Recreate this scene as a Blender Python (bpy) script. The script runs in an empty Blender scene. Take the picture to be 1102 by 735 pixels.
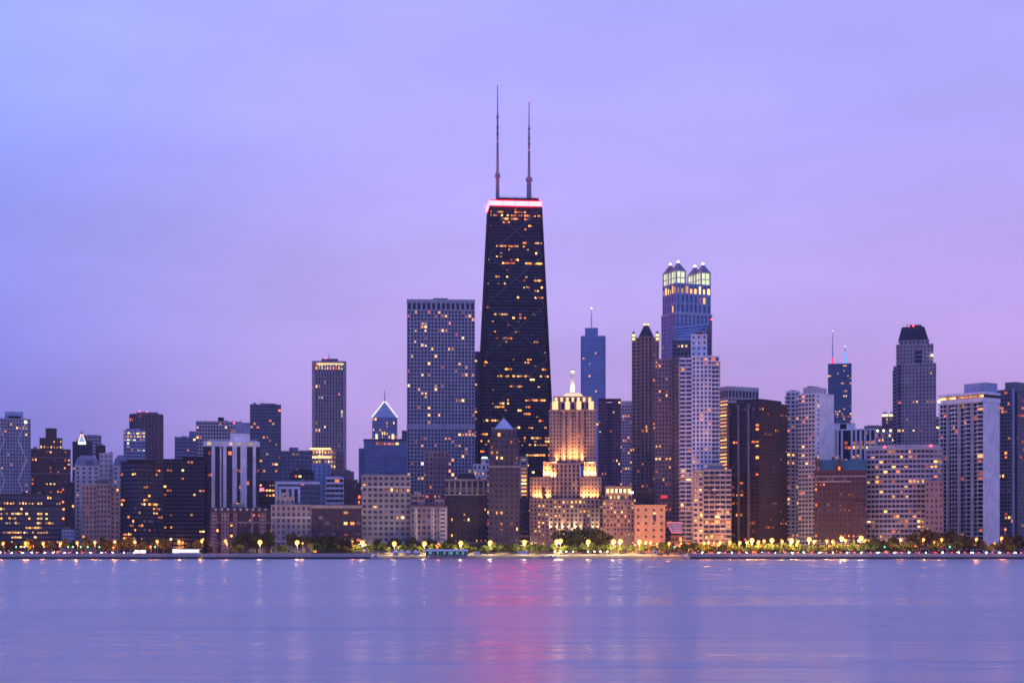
import bpy, math, random
from mathutils import Vector, Matrix

sc = bpy.context.scene
col = sc.collection
R = math.radians
F = 1800.0            # focal length in photograph pixels
CX, HY = 551.0, 594.0  # principal column, horizon row
CAMZ = 5.0
GZ = 4.0              # street level above the lake

# ------------------------------------------------------------------ camera
cam = bpy.data.cameras.new('camera')
cam.sensor_width = 36.0
cam.lens = 36.0 * F / 1102.0
cam.shift_y = (HY - 367.5) / 1102.0
cam.clip_start = 0.5
cam.clip_end = 60000
camo = bpy.data.objects.new('camera', cam)
camo.location = (0, 0, CAMZ)
camo.rotation_euler = (R(90), 0, 0)
col.objects.link(camo)
sc.camera = camo

# ------------------------------------------------------------------ world
def lin(c):
    return tuple(((v / 255.0) / 12.92 if v / 255.0 <= 0.04045 else ((v / 255.0 + 0.055) / 1.055) ** 2.4) for v in c)

world = bpy.data.worlds.new('World')
sc.world = world
world.use_nodes = True
nt = world.node_tree
nt.nodes.clear()
N = nt.nodes.new
L = nt.links.new
SUN_ELEV, SUN_AZ = R(9), R(150)      # the last glow of the west, behind the camera and to the right

def math_node(op, a, b=None, clamp=False):
    n = N('ShaderNodeMath')
    n.operation = op
    n.use_clamp = clamp
    for i, v in enumerate((a, b)):
        if v is None:
            continue
        if isinstance(v, (int, float)):
            n.inputs[i].default_value = v
        else:
            L(v, n.inputs[i])
    return n.outputs[0]

def mixc(f, a, b, mode='MIX'):
    n = N('ShaderNodeMix')
    n.data_type = 'RGBA'
    n.blend_type = mode
    for sock, v in ((n.inputs[0], f), (n.inputs[6], a), (n.inputs[7], b)):
        if isinstance(v, (int, float)):
            sock.default_value = v
        elif isinstance(v, tuple):
            sock.default_value = (*v, 1)
        else:
            L(v, sock)
    return n.outputs[2]

def ramp(f, stops):
    n = N('ShaderNodeValToRGB')
    e = n.color_ramp.elements
    while len(e) < len(stops):
        e.new(0.5)
    for k, (p, c) in enumerate(stops):
        e[k].position = p
        e[k].color = (*c, 1)
    L(f, n.inputs[0])
    return n.outputs[0]

tc = N('ShaderNodeTexCoord')
sep = N('ShaderNodeSeparateXYZ')
L(tc.outputs['Generated'], sep.inputs[0])
vx, vy, vz = sep.outputs
az = math_node('ARCTAN2', vx, vy)
el = math_node('MAXIMUM', vz, 0.0)
S = lambda *c: lin(c)
sky_l = ramp(el, [(0.0, S(112, 114, 208)), (0.085, S(122, 126, 219)), (0.16, S(140, 147, 238)), (0.24, S(146, 160, 251)), (0.32, S(158, 170, 253)), (0.6, S(150, 155, 225))])
sky_c = ramp(el, [(0.0, S(176, 148, 212)), (0.085, S(184, 157, 224)), (0.16, S(182, 164, 238)), (0.24, S(172, 165, 249)), (0.32, S(166, 165, 250)), (0.6, S(155, 150, 222))])
sky_r = ramp(el, [(0.0, S(178, 150, 208)), (0.085, S(182, 154, 216)), (0.16, S(180, 155, 230)), (0.24, S(172, 164, 246)), (0.32, S(166, 163, 246)), (0.6, S(155, 148, 218))])
fl = N('ShaderNodeMapRange'); fl.interpolation_type = 'SMOOTHSTEP'
L(az, fl.inputs[0]); fl.inputs[1].default_value = -0.36; fl.inputs[2].default_value = -0.04
fr = N('ShaderNodeMapRange'); fr.interpolation_type = 'SMOOTHSTEP'
L(az, fr.inputs[0]); fr.inputs[1].default_value = 0.05; fr.inputs[2].default_value = 0.30
skyc = mixc(fr.outputs[0], mixc(fl.outputs[0], sky_l, sky_c), sky_r)
# faint torn layers of cloud
mp = N('ShaderNodeMapping'); mp.inputs['Scale'].default_value = (2.2, 2.2, 7.5)
mp.inputs['Rotation'].default_value = (0.15, 0.25, 0.4)
L(tc.outputs['Generated'], mp.inputs[0])
nz = N('ShaderNodeTexNoise'); nz.inputs['Scale'].default_value = 2.1; nz.inputs['Detail'].default_value = 4; nz.inputs['Roughness'].default_value = 0.5
L(mp.outputs[0], nz.inputs['Vector'])
cl = N('ShaderNodeMapRange'); L(nz.outputs[0], cl.inputs[0])
cl.inputs[1].default_value = 0.3; cl.inputs[2].default_value = 0.72
cl.inputs[3].default_value = 0.90; cl.inputs[4].default_value = 1.08
skyc = mixc(1.0, skyc, cl.outputs[0], 'MULTIPLY')
# the half of the sky behind the camera is already bluer
bk = N('ShaderNodeMapRange'); bk.interpolation_type = 'SMOOTHSTEP'
L(vy, bk.inputs[0]); bk.inputs[1].default_value = 0.3; bk.inputs[2].default_value = -0.6
bk.inputs[3].default_value = 0.0; bk.inputs[4].default_value = 1.0
skyc = mixc(bk.outputs[0], skyc, mixc(1.0, skyc, (.45, .64, 1.03), 'MULTIPLY'))
bg1 = N('ShaderNodeBackground'); L(skyc, bg1.inputs[0]); bg1.inputs[1].default_value = 1.10
st = N('ShaderNodeTexSky'); st.sky_type = 'NISHITA'; st.sun_disc = False
st.sun_elevation = R(1.5); st.sun_rotation = SUN_AZ; st.air_density = 1.5; st.dust_density = 2.0
bg2 = N('ShaderNodeBackground'); L(st.outputs[0], bg2.inputs[0]); bg2.inputs[1].default_value = 0.02
addn = N('ShaderNodeAddShader'); L(bg1.outputs[0], addn.inputs[0]); L(bg2.outputs[0], addn.inputs[1])
wo = N('ShaderNodeOutputWorld'); L(addn.outputs[0], wo.inputs[0])

sun = bpy.data.lights.new('sun', 'SUN')
sun.energy = 0.16
sun.angle = R(25)
sun.color = (1.0, 0.80, 0.92)
suno = bpy.data.objects.new('sun', sun)
sd = Vector((math.sin(SUN_AZ) * math.cos(SUN_ELEV), math.cos(SUN_AZ) * math.cos(SUN_ELEV), math.sin(SUN_ELEV)))
suno.rotation_euler = sd.to_track_quat('Z', 'Y').to_euler()
suno.location = (300, -300, 300)
col.objects.link(suno)

vs = sc.view_settings
vs.view_transform = 'Standard'
vs.look = 'None'
vs.exposure = 0.0
vs.gamma = 1.0
sc.render.engine = 'CYCLES'
sc.cycles.use_denoising = True
sc.cycles.sample_clamp_indirect = 6.0
sc.cycles.max_bounces = 6
sc.cycles.volume_bounces = 1
HAZE = 0.000024       # thin lavender air: far towers fade a little
sc.cycles.caustics_reflective = True
sc.cycles.use_light_tree = True
sc.cycles.pixel_filter_type = 'BLACKMAN_HARRIS'
sc.cycles.filter_width = 1.6

# ------------------------------------------------------------------ materials
def new_mat(name):
    m = bpy.data.materials.new(name)
    m.use_nodes = True
    t = m.node_tree
    b = t.nodes['Principled BSDF']
    return m, t, b

_walls = {}
def wall_mat(key, c, rough=0.85, var=0.32, streak=True, metal=0.0):
    if key in _walls:
        return _walls[key]
    m, t, b = new_mat(key)
    tcn = t.nodes.new('ShaderNodeTexCoord')
    n1 = t.nodes.new('ShaderNodeTexNoise'); n1.inputs['Scale'].default_value = 0.09; n1.inputs['Detail'].default_value = 6
    mp = t.nodes.new('ShaderNodeMapping'); mp.inputs['Scale'].default_value = (1, 1, 0.18)
    n2 = t.nodes.new('ShaderNodeTexNoise'); n2.inputs['Scale'].default_value = 0.6; n2.inputs['Detail'].default_value = 5
    t.links.new(tcn.outputs['Object'], n1.inputs['Vector'])
    t.links.new(tcn.outputs['Object'], mp.inputs[0]); t.links.new(mp.outputs[0], n2.inputs['Vector'])
    ad = t.nodes.new('ShaderNodeMath'); ad.operation = 'ADD'
    t.links.new(n1.outputs[0], ad.inputs[0]); t.links.new(n2.outputs[0], ad.inputs[1])
    r = t.nodes.new('ShaderNodeMapRange'); r.inputs[1].default_value = 0.6; r.inputs[2].default_value = 1.4
    r.inputs[3].default_value = 1 - var; r.inputs[4].default_value = 1 + var
    t.links.new(ad.outputs[0], r.inputs[0])
    mx = t.nodes.new('ShaderNodeMix'); mx.data_type = 'RGBA'; mx.blend_type = 'MULTIPLY'
    mx.inputs[0].default_value = 1; mx.inputs[6].default_value = (*c, 1)
    t.links.new(r.outputs[0], mx.inputs[7]); t.links.new(mx.outputs[2], b.inputs['Base Color'])
    b.inputs['Roughness'].default_value = rough
    b.inputs['Metallic'].default_value = metal
    _walls[key] = m
    return m

WC = {
    'white_concrete': (.82, .81, .80), 'pale_stone': (.56, .54, .51), 'beige_stone': (.36, .325, .29), 'tan_stone': (.27, .235, .215),
    'sandstone': (.36, .27, .21), 'red_brick': (.088, .048, .046), 'brown_brick': (.15, .095, .08), 'dark_brick': (.075, .05, .045),
    'grey_concrete': (.30, .30, .31), 'mid_grey': (.19, .19, .21), 'black_metal': (.022, .023, .028), 'dark_metal': (.05, .052, .062),
    'hazed_blue_metal': (.10, .15, .24), 'pale_blue_panel': (.36, .44, .58), 'purple_granite': (.20, .15, .16), 'rose_granite': (.30, .225, .21), 'pale_rose': (.45, .345, .33), 'dark_stone': (.105, .085, .085), 'warm_brown': (.40, .235, .165),
    'copper_roof': (.06, .17, .20), 'slate_roof': (.05, .055, .075), 'roof_gravel': (.16, .15, .15), 'zinc': (.22, .25, .33),
    'floodlit_limestone': (.36, .275, .22), 'cream': (.6, .52, .42), 'grid_concrete': (.42, .42, .45),
}
def W(k):
    return wall_mat(k, WC[k])

def glass_mat(name, dark, mid, light, pl=0.18, rough=0.12, attr=True):
    m, t, b = new_mat(name)
    if attr:
        a = t.nodes.new('ShaderNodeAttribute'); a.attribute_name = 'rnd'; f = a.outputs['Fac']
    else:
        a = t.nodes.new('ShaderNodeObjectInfo'); f = a.outputs['Random']
    r = t.nodes.new('ShaderNodeValToRGB')
    e = r.color_ramp.elements
    e.new(0.5)
    e.new(0.5)
    for k, (p, c) in enumerate(((0.0, dark), (0.62, mid), (1 - pl, mid), (1.0, light))):
        e[k].position = p
        e[k].color = (*c, 1)
    t.links.new(f, r.inputs[0])
    t.links.new(r.outputs[0], b.inputs['Base Color'])
    b.inputs['Roughness'].default_value = rough
    b.inputs['IOR'].default_value = 1.6
    return m

GL = {}
for nm, d, mi, li in (('dark', (.006, .009, .022), (.016, .022, .055), (.16, .18, .26)),
                      ('blue', (.02, .04, .09), (.05, .09, .17), (.2, .26, .36)),
                      ('sky', (.06, .11, .22), (.10, .18, .33), (.25, .32, .45)),
                      ('black', (.003, .005, .013), (.008, .012, .030), (.06, .075, .12)),
                      ('pale', (.14, .22, .38), (.22, .31, .50), (.34, .42, .55)),  # glass for far towers, distance haze painted in as a lighter blue
                      ('steel', (.025, .04, .085), (.07, .10, .17), (.34, .37, .45)),
                      ('grey', (.02, .022, .04), (.045, .05, .085), (.26, .27, .33))):
    GL[nm] = (glass_mat(nm + '_window_glass', d, mi, li), glass_mat(nm + '_window_pane', d, mi, li, attr=False))

LITC = [((1, .34, .07), 1.7), ((1, .23, .04), 1.4), ((1, .45, .11), 1.8), ((1, .64, .26), 1.7), ((1, .15, .05), 1.1), ((.80, 1, .75), .9), ((1, .40, .09), 2.4), ((1, .58, .22), 2.4)]
LITM, LITMA = [], []
def lit_mat(name, c, s, attr):
    m, t, b = new_mat(name)
    b.inputs['Base Color'].default_value = (.05, .04, .03, 1)
    b.inputs['Emission Color'].default_value = (*c, 1)
    if attr:
        a = t.nodes.new('ShaderNodeAttribute'); a.attribute_name = 'rnd'; f = a.outputs['Fac']
    else:
        a = t.nodes.new('ShaderNodeObjectInfo'); f = a.outputs['Random']
    r = t.nodes.new('ShaderNodeMapRange'); r.inputs[3].default_value = s * .22; r.inputs[4].default_value = s * 2.0
    pw = t.nodes.new('ShaderNodeMath'); pw.operation = 'POWER'; pw.inputs[1].default_value = 1.9
    t.links.new(f, pw.inputs[0]); t.links.new(pw.outputs[0], r.inputs[0]); t.links.new(r.outputs[0], b.inputs['Emission Strength'])
    m.cycles.emission_sampling = 'NONE'
    return m
for i, (c, s) in enumerate(LITC):
    LITM.append(lit_mat('lit_window_%d' % i, c, s, False))
    LITMA.append(lit_mat('lit_window_far_%d' % i, c, s, True))
PAL = {'warm': [0, 0, 1, 1, 2, 2, 3, 4, 6], 'gold': [2, 2, 0, 3, 6], 'mixed': [0, 1, 2, 3, 3, 4, 5, 7], 'orange': [0, 1, 1, 4, 4, 2], 'bright': [6, 6, 7, 2]}

_em = {}
def emis(name, c, s, sample=False):
    if name in _em:
        return _em[name]
    m, t, b = new_mat(name)
    b.inputs['Base Color'].default_value = (.1, .1, .1, 1)
    b.inputs['Emission Color'].default_value = (*c, 1)
    b.inputs['Emission Strength'].default_value = s
    m.cycles.emission_sampling = 'AUTO' if sample else 'NONE'
    _em[name] = m
    return m

# ------------------------------------------------------------------ mesh builder
class MB:
    def __init__(s):
        s.v, s.f, s.m, s.r = [], [], [], []
        s.mi = 0
    def face(s, pts, mi=None, r=0.0):
        b = len(s.v)
        s.v.extend([tuple(p) for p in pts])
        s.f.append(tuple(range(b, b + len(pts))))
        s.m.append(s.mi if mi is None else mi)
        s.r.append(r)
    def hexa(s, p, r=0.0):      # p: 4 bottom, 4 top (counter-clockwise from above)
        b = len(s.v)
        s.v.extend([tuple(q) for q in p])
        for q in ((3, 2, 1, 0), (4, 5, 6, 7), (0, 1, 5, 4), (1, 2, 6, 5), (2, 3, 7, 6), (3, 0, 4, 7)):
            s.f.append(tuple(b + i for i in q))
            s.m.append(s.mi)
            s.r.append(r)
        return s
    def box(s, x0, x1, y0, y1, z0, z1):
        return s.hexa([(x0, y0, z0), (x1, y0, z0), (x1, y1, z0), (x0, y1, z0), (x0, y0, z1), (x1, y0, z1), (x1, y1, z1), (x0, y1, z1)])
    def frustum_rect(s, x0, x1, y0, y1, z0, X0, X1, Y0, Y1, z1):
        return s.hexa([(x0, y0, z0), (x1, y0, z0), (x1, y1, z0), (x0, y1, z0), (X0, Y0, z1), (X1, Y0, z1), (X1, Y1, z1), (X0, Y1, z1)])
    def prism(s, poly, z0, z1):
        n = len(poly)
        b = len(s.v)
        s.v.extend([(p[0], p[1], z0) for p in poly] + [(p[0], p[1], z1) for p in poly])
        fs = [tuple(b + i for i in reversed(range(n))), tuple(b + n + i for i in range(n))]
        fs += [(b + i, b + (i + 1) % n, b + n + (i + 1) % n, b + n + i) for i in range(n)]
        for q in fs:
            s.f.append(q); s.m.append(s.mi); s.r.append(0)
        return s
    def cone(s, x, y, z0, z1, r0, r1, n=10):
        b = len(s.v)
        for z, r in ((z0, r0), (z1, r1)):
            for k in range(n):
                a = 2 * math.pi * k / n
                s.v.append((x + r * math.cos(a), y + r * math.sin(a), z))
        fs = [tuple(b + i for i in reversed(range(n))), tuple(b + n + i for i in range(n))]
        fs += [(b + i, b + (i + 1) % n, b + n + (i + 1) % n, b + n + i) for i in range(n)]
        for q in fs:
            s.f.append(q); s.m.append(s.mi); s.r.append(0)
        return s
    def bar(s, a, b, w, d=None):
        a, b = Vector(a), Vector(b)
        t = (b - a).normalized()
        up = Vector((0, 1, 0)) if abs(t.y) < .9 else Vector((1, 0, 0))
        u = t.cross(up).normalized() * (w / 2)
        q = u.cross(t).normalized() * ((d or w) / 2)
        return s.hexa([a - u - q, a + u - q, a + u + q, a - u + q, b - u - q, b + u - q, b + u + q, b - u + q])
    def ball(s, x, y, z, r, n=10, k=6, sz=1.0):
        b = len(s.v)
        s.v.append((x, y, z - r * sz))
        for i in range(1, k):
            a = -math.pi / 2 + math.pi * i / k
            for j in range(n):
                t = 2 * math.pi * j / n
                s.v.append((x + r * math.cos(a) * math.cos(t), y + r * math.cos(a) * math.sin(t), z + r * sz * math.sin(a)))
        s.v.append((x, y, z + r * sz))
        top = len(s.v) - 1
        fs = []
        for j in range(n):
            fs.append((b, b + 1 + (j + 1) % n, b + 1 + j))
            for i in range(k - 2):
                p = b + 1 + i * n
                fs.append((p + j, p + (j + 1) % n, p + n + (j + 1) % n, p + n + j))
            p = b + 1 + (k - 2) * n
            fs.append((p + j, p + (j + 1) % n, top))
        for q in fs:
            s.f.append(q); s.m.append(s.mi); s.r.append(0)
        return s
    def mesh(s, name, mats, attr=False, smooth=False):
        me = bpy.data.meshes.new(name)
        me.from_pydata(s.v, [], s.f)
        for m in (mats if isinstance(mats, (list, tuple)) else [mats]):
            me.materials.append(m)
        me.polygons.foreach_set('material_index', s.m)
        if smooth:
            me.polygons.foreach_set('use_smooth', [True] * len(s.f))
        if attr:
            at = me.attributes.new('rnd', 'FLOAT', 'FACE')
            at.data.foreach_set('value', s.r)
        me.update()
        return me
    def build(s, name, mats, parent=None, attr=False, smooth=False, kind=None):
        o = bpy.data.objects.new(name, s.mesh(name, mats, attr, smooth))
        col.objects.link(o)
        if parent:
            o.parent = parent
        if kind:
            o['kind'] = kind
        return o

def tag(o, label, cat, group=None):
    o['label'] = label
    o['category'] = cat
    if group:
        o['group'] = group
    return o

def empty(name, loc, rz=0.0):
    o = bpy.data.objects.new(name, None)
    o.empty_display_size = 2
    o.location = loc
    o.rotation_euler = (0, 0, rz)
    col.objects.link(o)
    return o

def px2x(px, Y):
    return (px - CX) / F * Y
def py2z(py, Y):                 # height above the street
    return CAMZ - GZ + (HY - py) / F * Y

def copy_tree(o, parent=None):
    c = o.copy()
    col.objects.link(c)
    if parent:
        c.parent = parent
    for ch in list(o.children):
        copy_tree(ch, c)
    return c

# ------------------------------------------------------------------ buildings
UNITW = []
for i, m in enumerate(LITM):
    UNITW.append(MB().box(-.5, .5, -.06, .06, -.5, .5).mesh('lit_pane', m))
UNITD = {k: MB().box(-.5, .5, -.06, .06, -.5, .5).mesh('dark_pane', v[1]) for k, v in GL.items()}

class Style:
    def __init__(s, px=3.6, py=3.6, fw=.55, fh=.55, rec=.4, proud='v', glass='dark', lit=.06, pal='warm', run=.35, balc=None, trim=True):
        s.__dict__.update(locals())
    def __call__(s, **k):
        d = {a: getattr(s, a) for a in ('px', 'py', 'fw', 'fh', 'rec', 'proud', 'glass', 'lit', 'pal', 'run', 'balc', 'trim')}
        d.update(k)
        return Style(**d)

PUNCH = Style()
GRID = Style(px=3.0, py=3.2, fw=.66, fh=.62)
RIBBON = Style(px=3.4, py=3.5, fw=.93, fh=.52, proud='h')
CURTAIN = Style(px=2.6, py=3.4, fw=.9, fh=.80, rec=.15, glass='dark')
PIER = Style(px=3.0, py=3.4, fw=.5, fh=.72, rec=.7, proud='v')
BALC = Style(px=4.2, py=3.0, fw=.88, fh=.78, proud='h', balc=1.4)

footprints = []     # (name, polygon) for the overlap check
fronts = []         # (px0, px1, Y, short)

NOCLUT = {'gabled_tower', 'mansard_tower', 'mansard_hotel', 'pointed_tower', 'pyramid_topped_tower', 'floodlit_tower', 'pyramid_roofed_tower', 'lantern_tower', 'wedge_topped_tower', 'copper_roofed_block', 'dark_mansard_tower', 'neon_canopy', 'dark_roofed_hall', 'gold_topped_tower', 'dark_cornice_block', 'white_balcony_tower', 'stone_block'}

class Bld:
    def __init__(s, name, label, cat, X, Y, rot, wall, seed):
        s.e = empty(name, (X, Y, GZ), rot)
        tag(s.e, label, cat)
        s.Y = Y
        s.wallk = wall
        s.wall, s.glass, s.trim = MB(), MB(), []
        s.gk = None
        s.lits, s.darks = [], []
        s.rng = random.Random(seed)
        s.cap = 100
        s.top = (0, 0, 0, 0, 0, 0)
        s.cluttered = name in NOCLUT
    # one window wall between two plan points, seen from outside left to right
    def facade(s, p0, p1, z0, z1, st, t0=None, t1=None, vis=True, lit=None, edge=0.0):
        p0, p1 = Vector((p0[0], p0[1], 0)), Vector((p1[0], p1[1], 0))
        t0 = Vector((t0[0], t0[1], 0)) if t0 is not None else p0
        t1 = Vector((t1[0], t1[1], 0)) if t1 is not None else p1
        A, B, C, D = p0 + Vector((0, 0, z0)), p1 + Vector((0, 0, z0)), t1 + Vector((0, 0, z1)), t0 + Vector((0, 0, z1))
        n = (B - A).cross(D - A).normalized()
        wd, ht = (B - A).length, z1 - z0
        nx, ny = max(1, round((wd - 2 * edge) / st.px)), max(1, round(ht / st.py))
        def P(u, v, d=0.0):
            return A * (1 - u) * (1 - v) + B * u * (1 - v) + C * u * v + D * (1 - u) * v + n * d
        def slab(u0, u1, v0, v1, d0, d1, mb=None):
            (mb or s.wall).hexa([P(u0, v0, d1), P(u1, v0, d1), P(u1, v0, d0), P(u0, v0, d0), P(u0, v1, d1), P(u1, v1, d1), P(u1, v1, d0), P(u0, v1, d0)])
        eu = edge / wd
        cu, cv = (1 - 2 * eu) / nx, 1.0 / ny
        bu, bv = cu * (1 - st.fw) / 2, cv * (1 - st.fh) / 2
        dv, dh = (.05, 0.0) if st.proud == 'v' else (0.0, .05)
        for i in range(nx + 1):
            c = eu + i * cu
            u0, u1 = max(0, c - bu), min(1, c + bu)
            if i == 0: u0 = 0
            if i == nx: u1 = 1
            if u1 - u0 > 1e-5:
                slab(u0, u1, 0, 1, -st.rec, dv)
        for j in range(ny + 1):
            c = j * cv
            v0, v1 = max(0, c - bv), min(1, c + bv)
            if v1 - v0 > 1e-5:
                slab(0.0002, .9998, v0, v1, -st.rec, dh)
            if st.balc and 0 < j < ny:
                slab(.004, .996, c - .10 * cv, c - .01 * cv, 0.06, st.balc)
                slab(.004, .996, c + .16 * cv, c + .21 * cv, st.balc - .10, st.balc - .02)
                slab(.004, .996, c - .01 * cv, c + .08 * cv, st.balc - .12, st.balc)
        rng = s.rng
        if vis and st.fw < .7 and st.proud == 'v' and nx > 7 and ny > 7 and st.trim:
            e_ = rng.choice((3, 4, 5, nx // 2))
            o_ = (nx % e_) // 2
            for i in range(1, nx):
                if i % e_ == o_:
                    c = eu + i * cu
                    slab(c - bu * .9, c + bu * .9, .0, .985, .051, .34)
            for v in (2.0 / ny, 1 - 2.0 / ny) + ((1 - rng.choice((3, 4, 6)) / ny,) if ny > 16 else ()):
                slab(.001, .999, v - bv * .55, v + bv * .55, .052, .52, s.newtrim())
        run = 0
        s.gk = s.gk or st.glass
        for j in range(ny):
            rowf = rng.choice((.3, .6, 1, 1, 1.6, 2.2))
            rowt = rng.random()
            for i in range(nx):
                u0, v0 = eu + i * cu, j * cv
                p = (lit if lit is not None else st.lit)
                if callable(p):
                    p = p((i + .5) / nx, (j + .5) / ny)
                    p = p * 1.35 if p < .3 else p
                    on = rng.random() < p or (run and p < .3 and rng.random() < st.run)
                else:
                    on = (rng.random() < st.run) if run else (rng.random() < 1.5 * p * rowf * (1 - st.run * .8))
                run = on
                ctr = P(u0 + cu / 2, v0 + cv / 2, -st.rec + .09)
                cell = (ctr, (B - A).normalized(), n, wd * cu * st.fw, ht * cv * st.fh, rng.choice(PAL[st.pal]), len(s.glass.f))
                s.glass.face([P(u0, v0, -st.rec + .02), P(u0 + cu, v0, -st.rec + .02), P(u0 + cu, v0 + cv, -st.rec + .02), P(u0, v0 + cv, -st.rec + .02)],
                             (1 + cell[5]) if on else 0, rng.random() if on else min(.999, .45 * rowt + .55 * rng.random() + (.12 if rng.random() < .06 else 0)))
                if vis:
                    (s.lits if on else s.darks).append(cell)
    # a rectangular block with window walls on three sides
    def block(s, x0, x1, y0, y1, z0, z1, st, sides='flr', lit=None, parapet=.8, cap=True, vis='f', stl=None, edge=0.0):
        r = st.rec
        zb = z0 - .5 if z0 <= 0 else z0
        s.wall.box(x0 + (r if 'l' in sides else 0), x1 - (r if 'r' in sides else 0), y0 + (r if 'f' in sides else 0), y1, zb, z1)
        if 'f' in sides: s.facade((x0, y0), (x1, y0), z0, z1, st, vis='f' in vis, lit=lit, edge=edge)
        ss = stl or st
        if 'l' in sides: s.facade((x0, y1), (x0, y0), z0, z1, ss, vis='l' in vis, lit=lit if 'l' in vis else None)
        if 'r' in sides: s.facade((x1, y0), (x1, y1), z0, z1, ss, vis='r' in vis, lit=lit if 'r' in vis else None)
        if z1 > s.top[4]: s.top = (x0, x1, y0, y1, z1, parapet if cap else .1)
        if cap:
            s.wall.box(x0 - .12, x1 + .12, y0 - .12, y1 + .12, z1, z1 + parapet)
    def newtrim(s):
        s.trim.append(MB())
        return s.trim[-1]
    def part(s, name, mb, mat, **k):
        return mb.build(name, mat, s.e, **k)
    def finish(s, keep=None):
        if not s.cluttered and s.Y < 2000 and s.top[1] - s.top[0] > 9:
            roof_clutter(s, s.top[0], s.top[1], s.top[3], s.top[4] + s.top[5], 4)
        if s.glass.f:
            total = len(s.lits) + len(s.darks)
            s.rng.shuffle(s.lits)
            s.rng.shuffle(s.darks)
            picks = [(c, True) for c in s.lits[:s.cap]]
            want = s.cap if total <= s.cap else (min(s.cap, 36) if s.Y < 1600 else 0)
            picks += [(c, False) for c in s.darks[:max(0, want - len(picks))]]
            for (ctr, u, n, w, h, pi, fi), on in picks:
                if on:      # a drawn blind or half a curtain leaves part of the opening lit
                    w2, h2 = w * s.rng.uniform(.5, 1), h * s.rng.uniform(.55, 1)
                    ctr = ctr + u * (w - w2) * s.rng.uniform(-.5, .5) + n.cross(u) * (h2 - h) * .5
                    w, h = w2, h2
                o = bpy.data.objects.new('window', UNITW[pi] if on else UNITD[s.gk])
                v = n.cross(u)
                m = Matrix((u * w, -n, v * h)).transposed().to_4x4()
                m.translation = ctr
                o.parent = s.e
                o.matrix_local = m
                col.objects.link(o)
                s.glass.m[fi] = 0
            s.glass.build('window', [GL[s.gk][0]] + LITMA, s.e, attr=True, kind='stuff')
        for tm in s.trim:
            tm.build('string_course', W({'beige_stone': 'pale_stone', 'tan_stone': 'beige_stone', 'red_brick': 'beige_stone', 'brown_brick': 'tan_stone', 'dark_brick': 'tan_stone', 'sandstone': 'beige_stone', 'rose_granite': 'beige_stone'}.get(s.wallk, s.wallk)), s.e)
        if s.wall.f:
            s.wall.build('wall', W(s.wallk), s.e)
        return s

def silhouette(X, Y, rot, w, d):
    c, sn = math.cos(rot), math.sin(rot)
    pts = []
    for (a, b) in ((-w / 2, 0), (w / 2, 0), (w / 2, d), (-w / 2, d)):
        pts.append((X + a * c - b * sn, Y + a * sn + b * c))
    q = [CX + F * p[0] / p[1] for p in pts]
    return min(q), max(q), pts

seedc = [100]
def face(name, label, a, b, Y, D, wall, cat='building', rot=None, short=None):
    """a building turned to the lake; returns it and a function from photo columns to its own x"""
    Xc = px2x((a + b) / 2, Y)
    rt = -math.atan2(Xc, Y) if rot is None else R(rot)
    w = (b - a) * Y / F
    X = Xc
    for _ in range(25):
        lo, hi, _p = silhouette(X, Y, rt, w, D)
        w *= (b - a) / (hi - lo)
        lo, hi, _p = silhouette(X, Y, rt, w, D)
        X += ((a + b) - (lo + hi)) / 2 * Y / F
    lo, hi, pts = silhouette(X, Y, rt, w, D)
    footprints.append((name + ' ' + label[:30], pts))
    seedc[0] += 7
    s = Bld(name, label, cat, X, Y, rt, wall, seedc[0])
    s.w, s.D = w, D
    s.x = lambda p: -w / 2 + (p - a) / (b - a) * w
    s.z = lambda py: py2z(py, Y)
    s.X0, s.X1 = -w / 2, w / 2
    if short: fronts.append((a, b, Y, short))
    return s

def corner(name, label, a, c, b, Y, phi, wall, cat='building', short=None):
    """a building seen over its near corner: left wall a..c, right wall c..b"""
    ph = R(phi)
    Xc = px2x(c, Y)
    ta, tb = (a - CX) / F, (b - CX) / F
    wl = (Xc - ta * Y) / (math.cos(ph) + ta * math.sin(ph))
    wr = (tb * Y - Xc) / (math.sin(ph) - tb * math.cos(ph))
    rt = -ph
    cs, sn = math.cos(rt), math.sin(rt)
    pts = [(Xc + p * cs - q * sn, Y + p * sn + q * cs) for p, q in ((-wl, 0), (0, 0), (0, wr), (-wl, wr))]
    footprints.append((name + ' ' + label[:30], pts))
    seedc[0] += 7
    s = Bld(name, label, cat, Xc, Y, rt, wall, seedc[0])
    s.wl, s.wr = wl, wr
    s.X0, s.X1, s.D = -wl, 0.0, wr
    s.z = lambda py: py2z(py, Y)
    if short: fronts.append((a, b, Y, short))
    return s

def simple(name, label, a, b, top, Y, D, wall, st, short=None, lit=None, pent=(), edge=0.0, cat='building', rot=None, roof=None):
    s = face(name, label, a, b, Y, D, wall, cat, rot, short)
    s.block(s.X0, s.X1, 0, D, 0, s.z(top), st, lit=lit, edge=edge)
    for (pa, pb, pt, *pm) in pent:
        mb = MB().box(s.x(pa), s.x(pb), D * .25, D * .8, s.z(top) + .3, py2z(pt, Y + D * .25))
        s.part('rooftop_block', mb, W(pm[0] if pm else wall))
    roof_clutter(s, s.X0, s.X1, D, s.z(top) + .8, 3)
    return s

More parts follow.
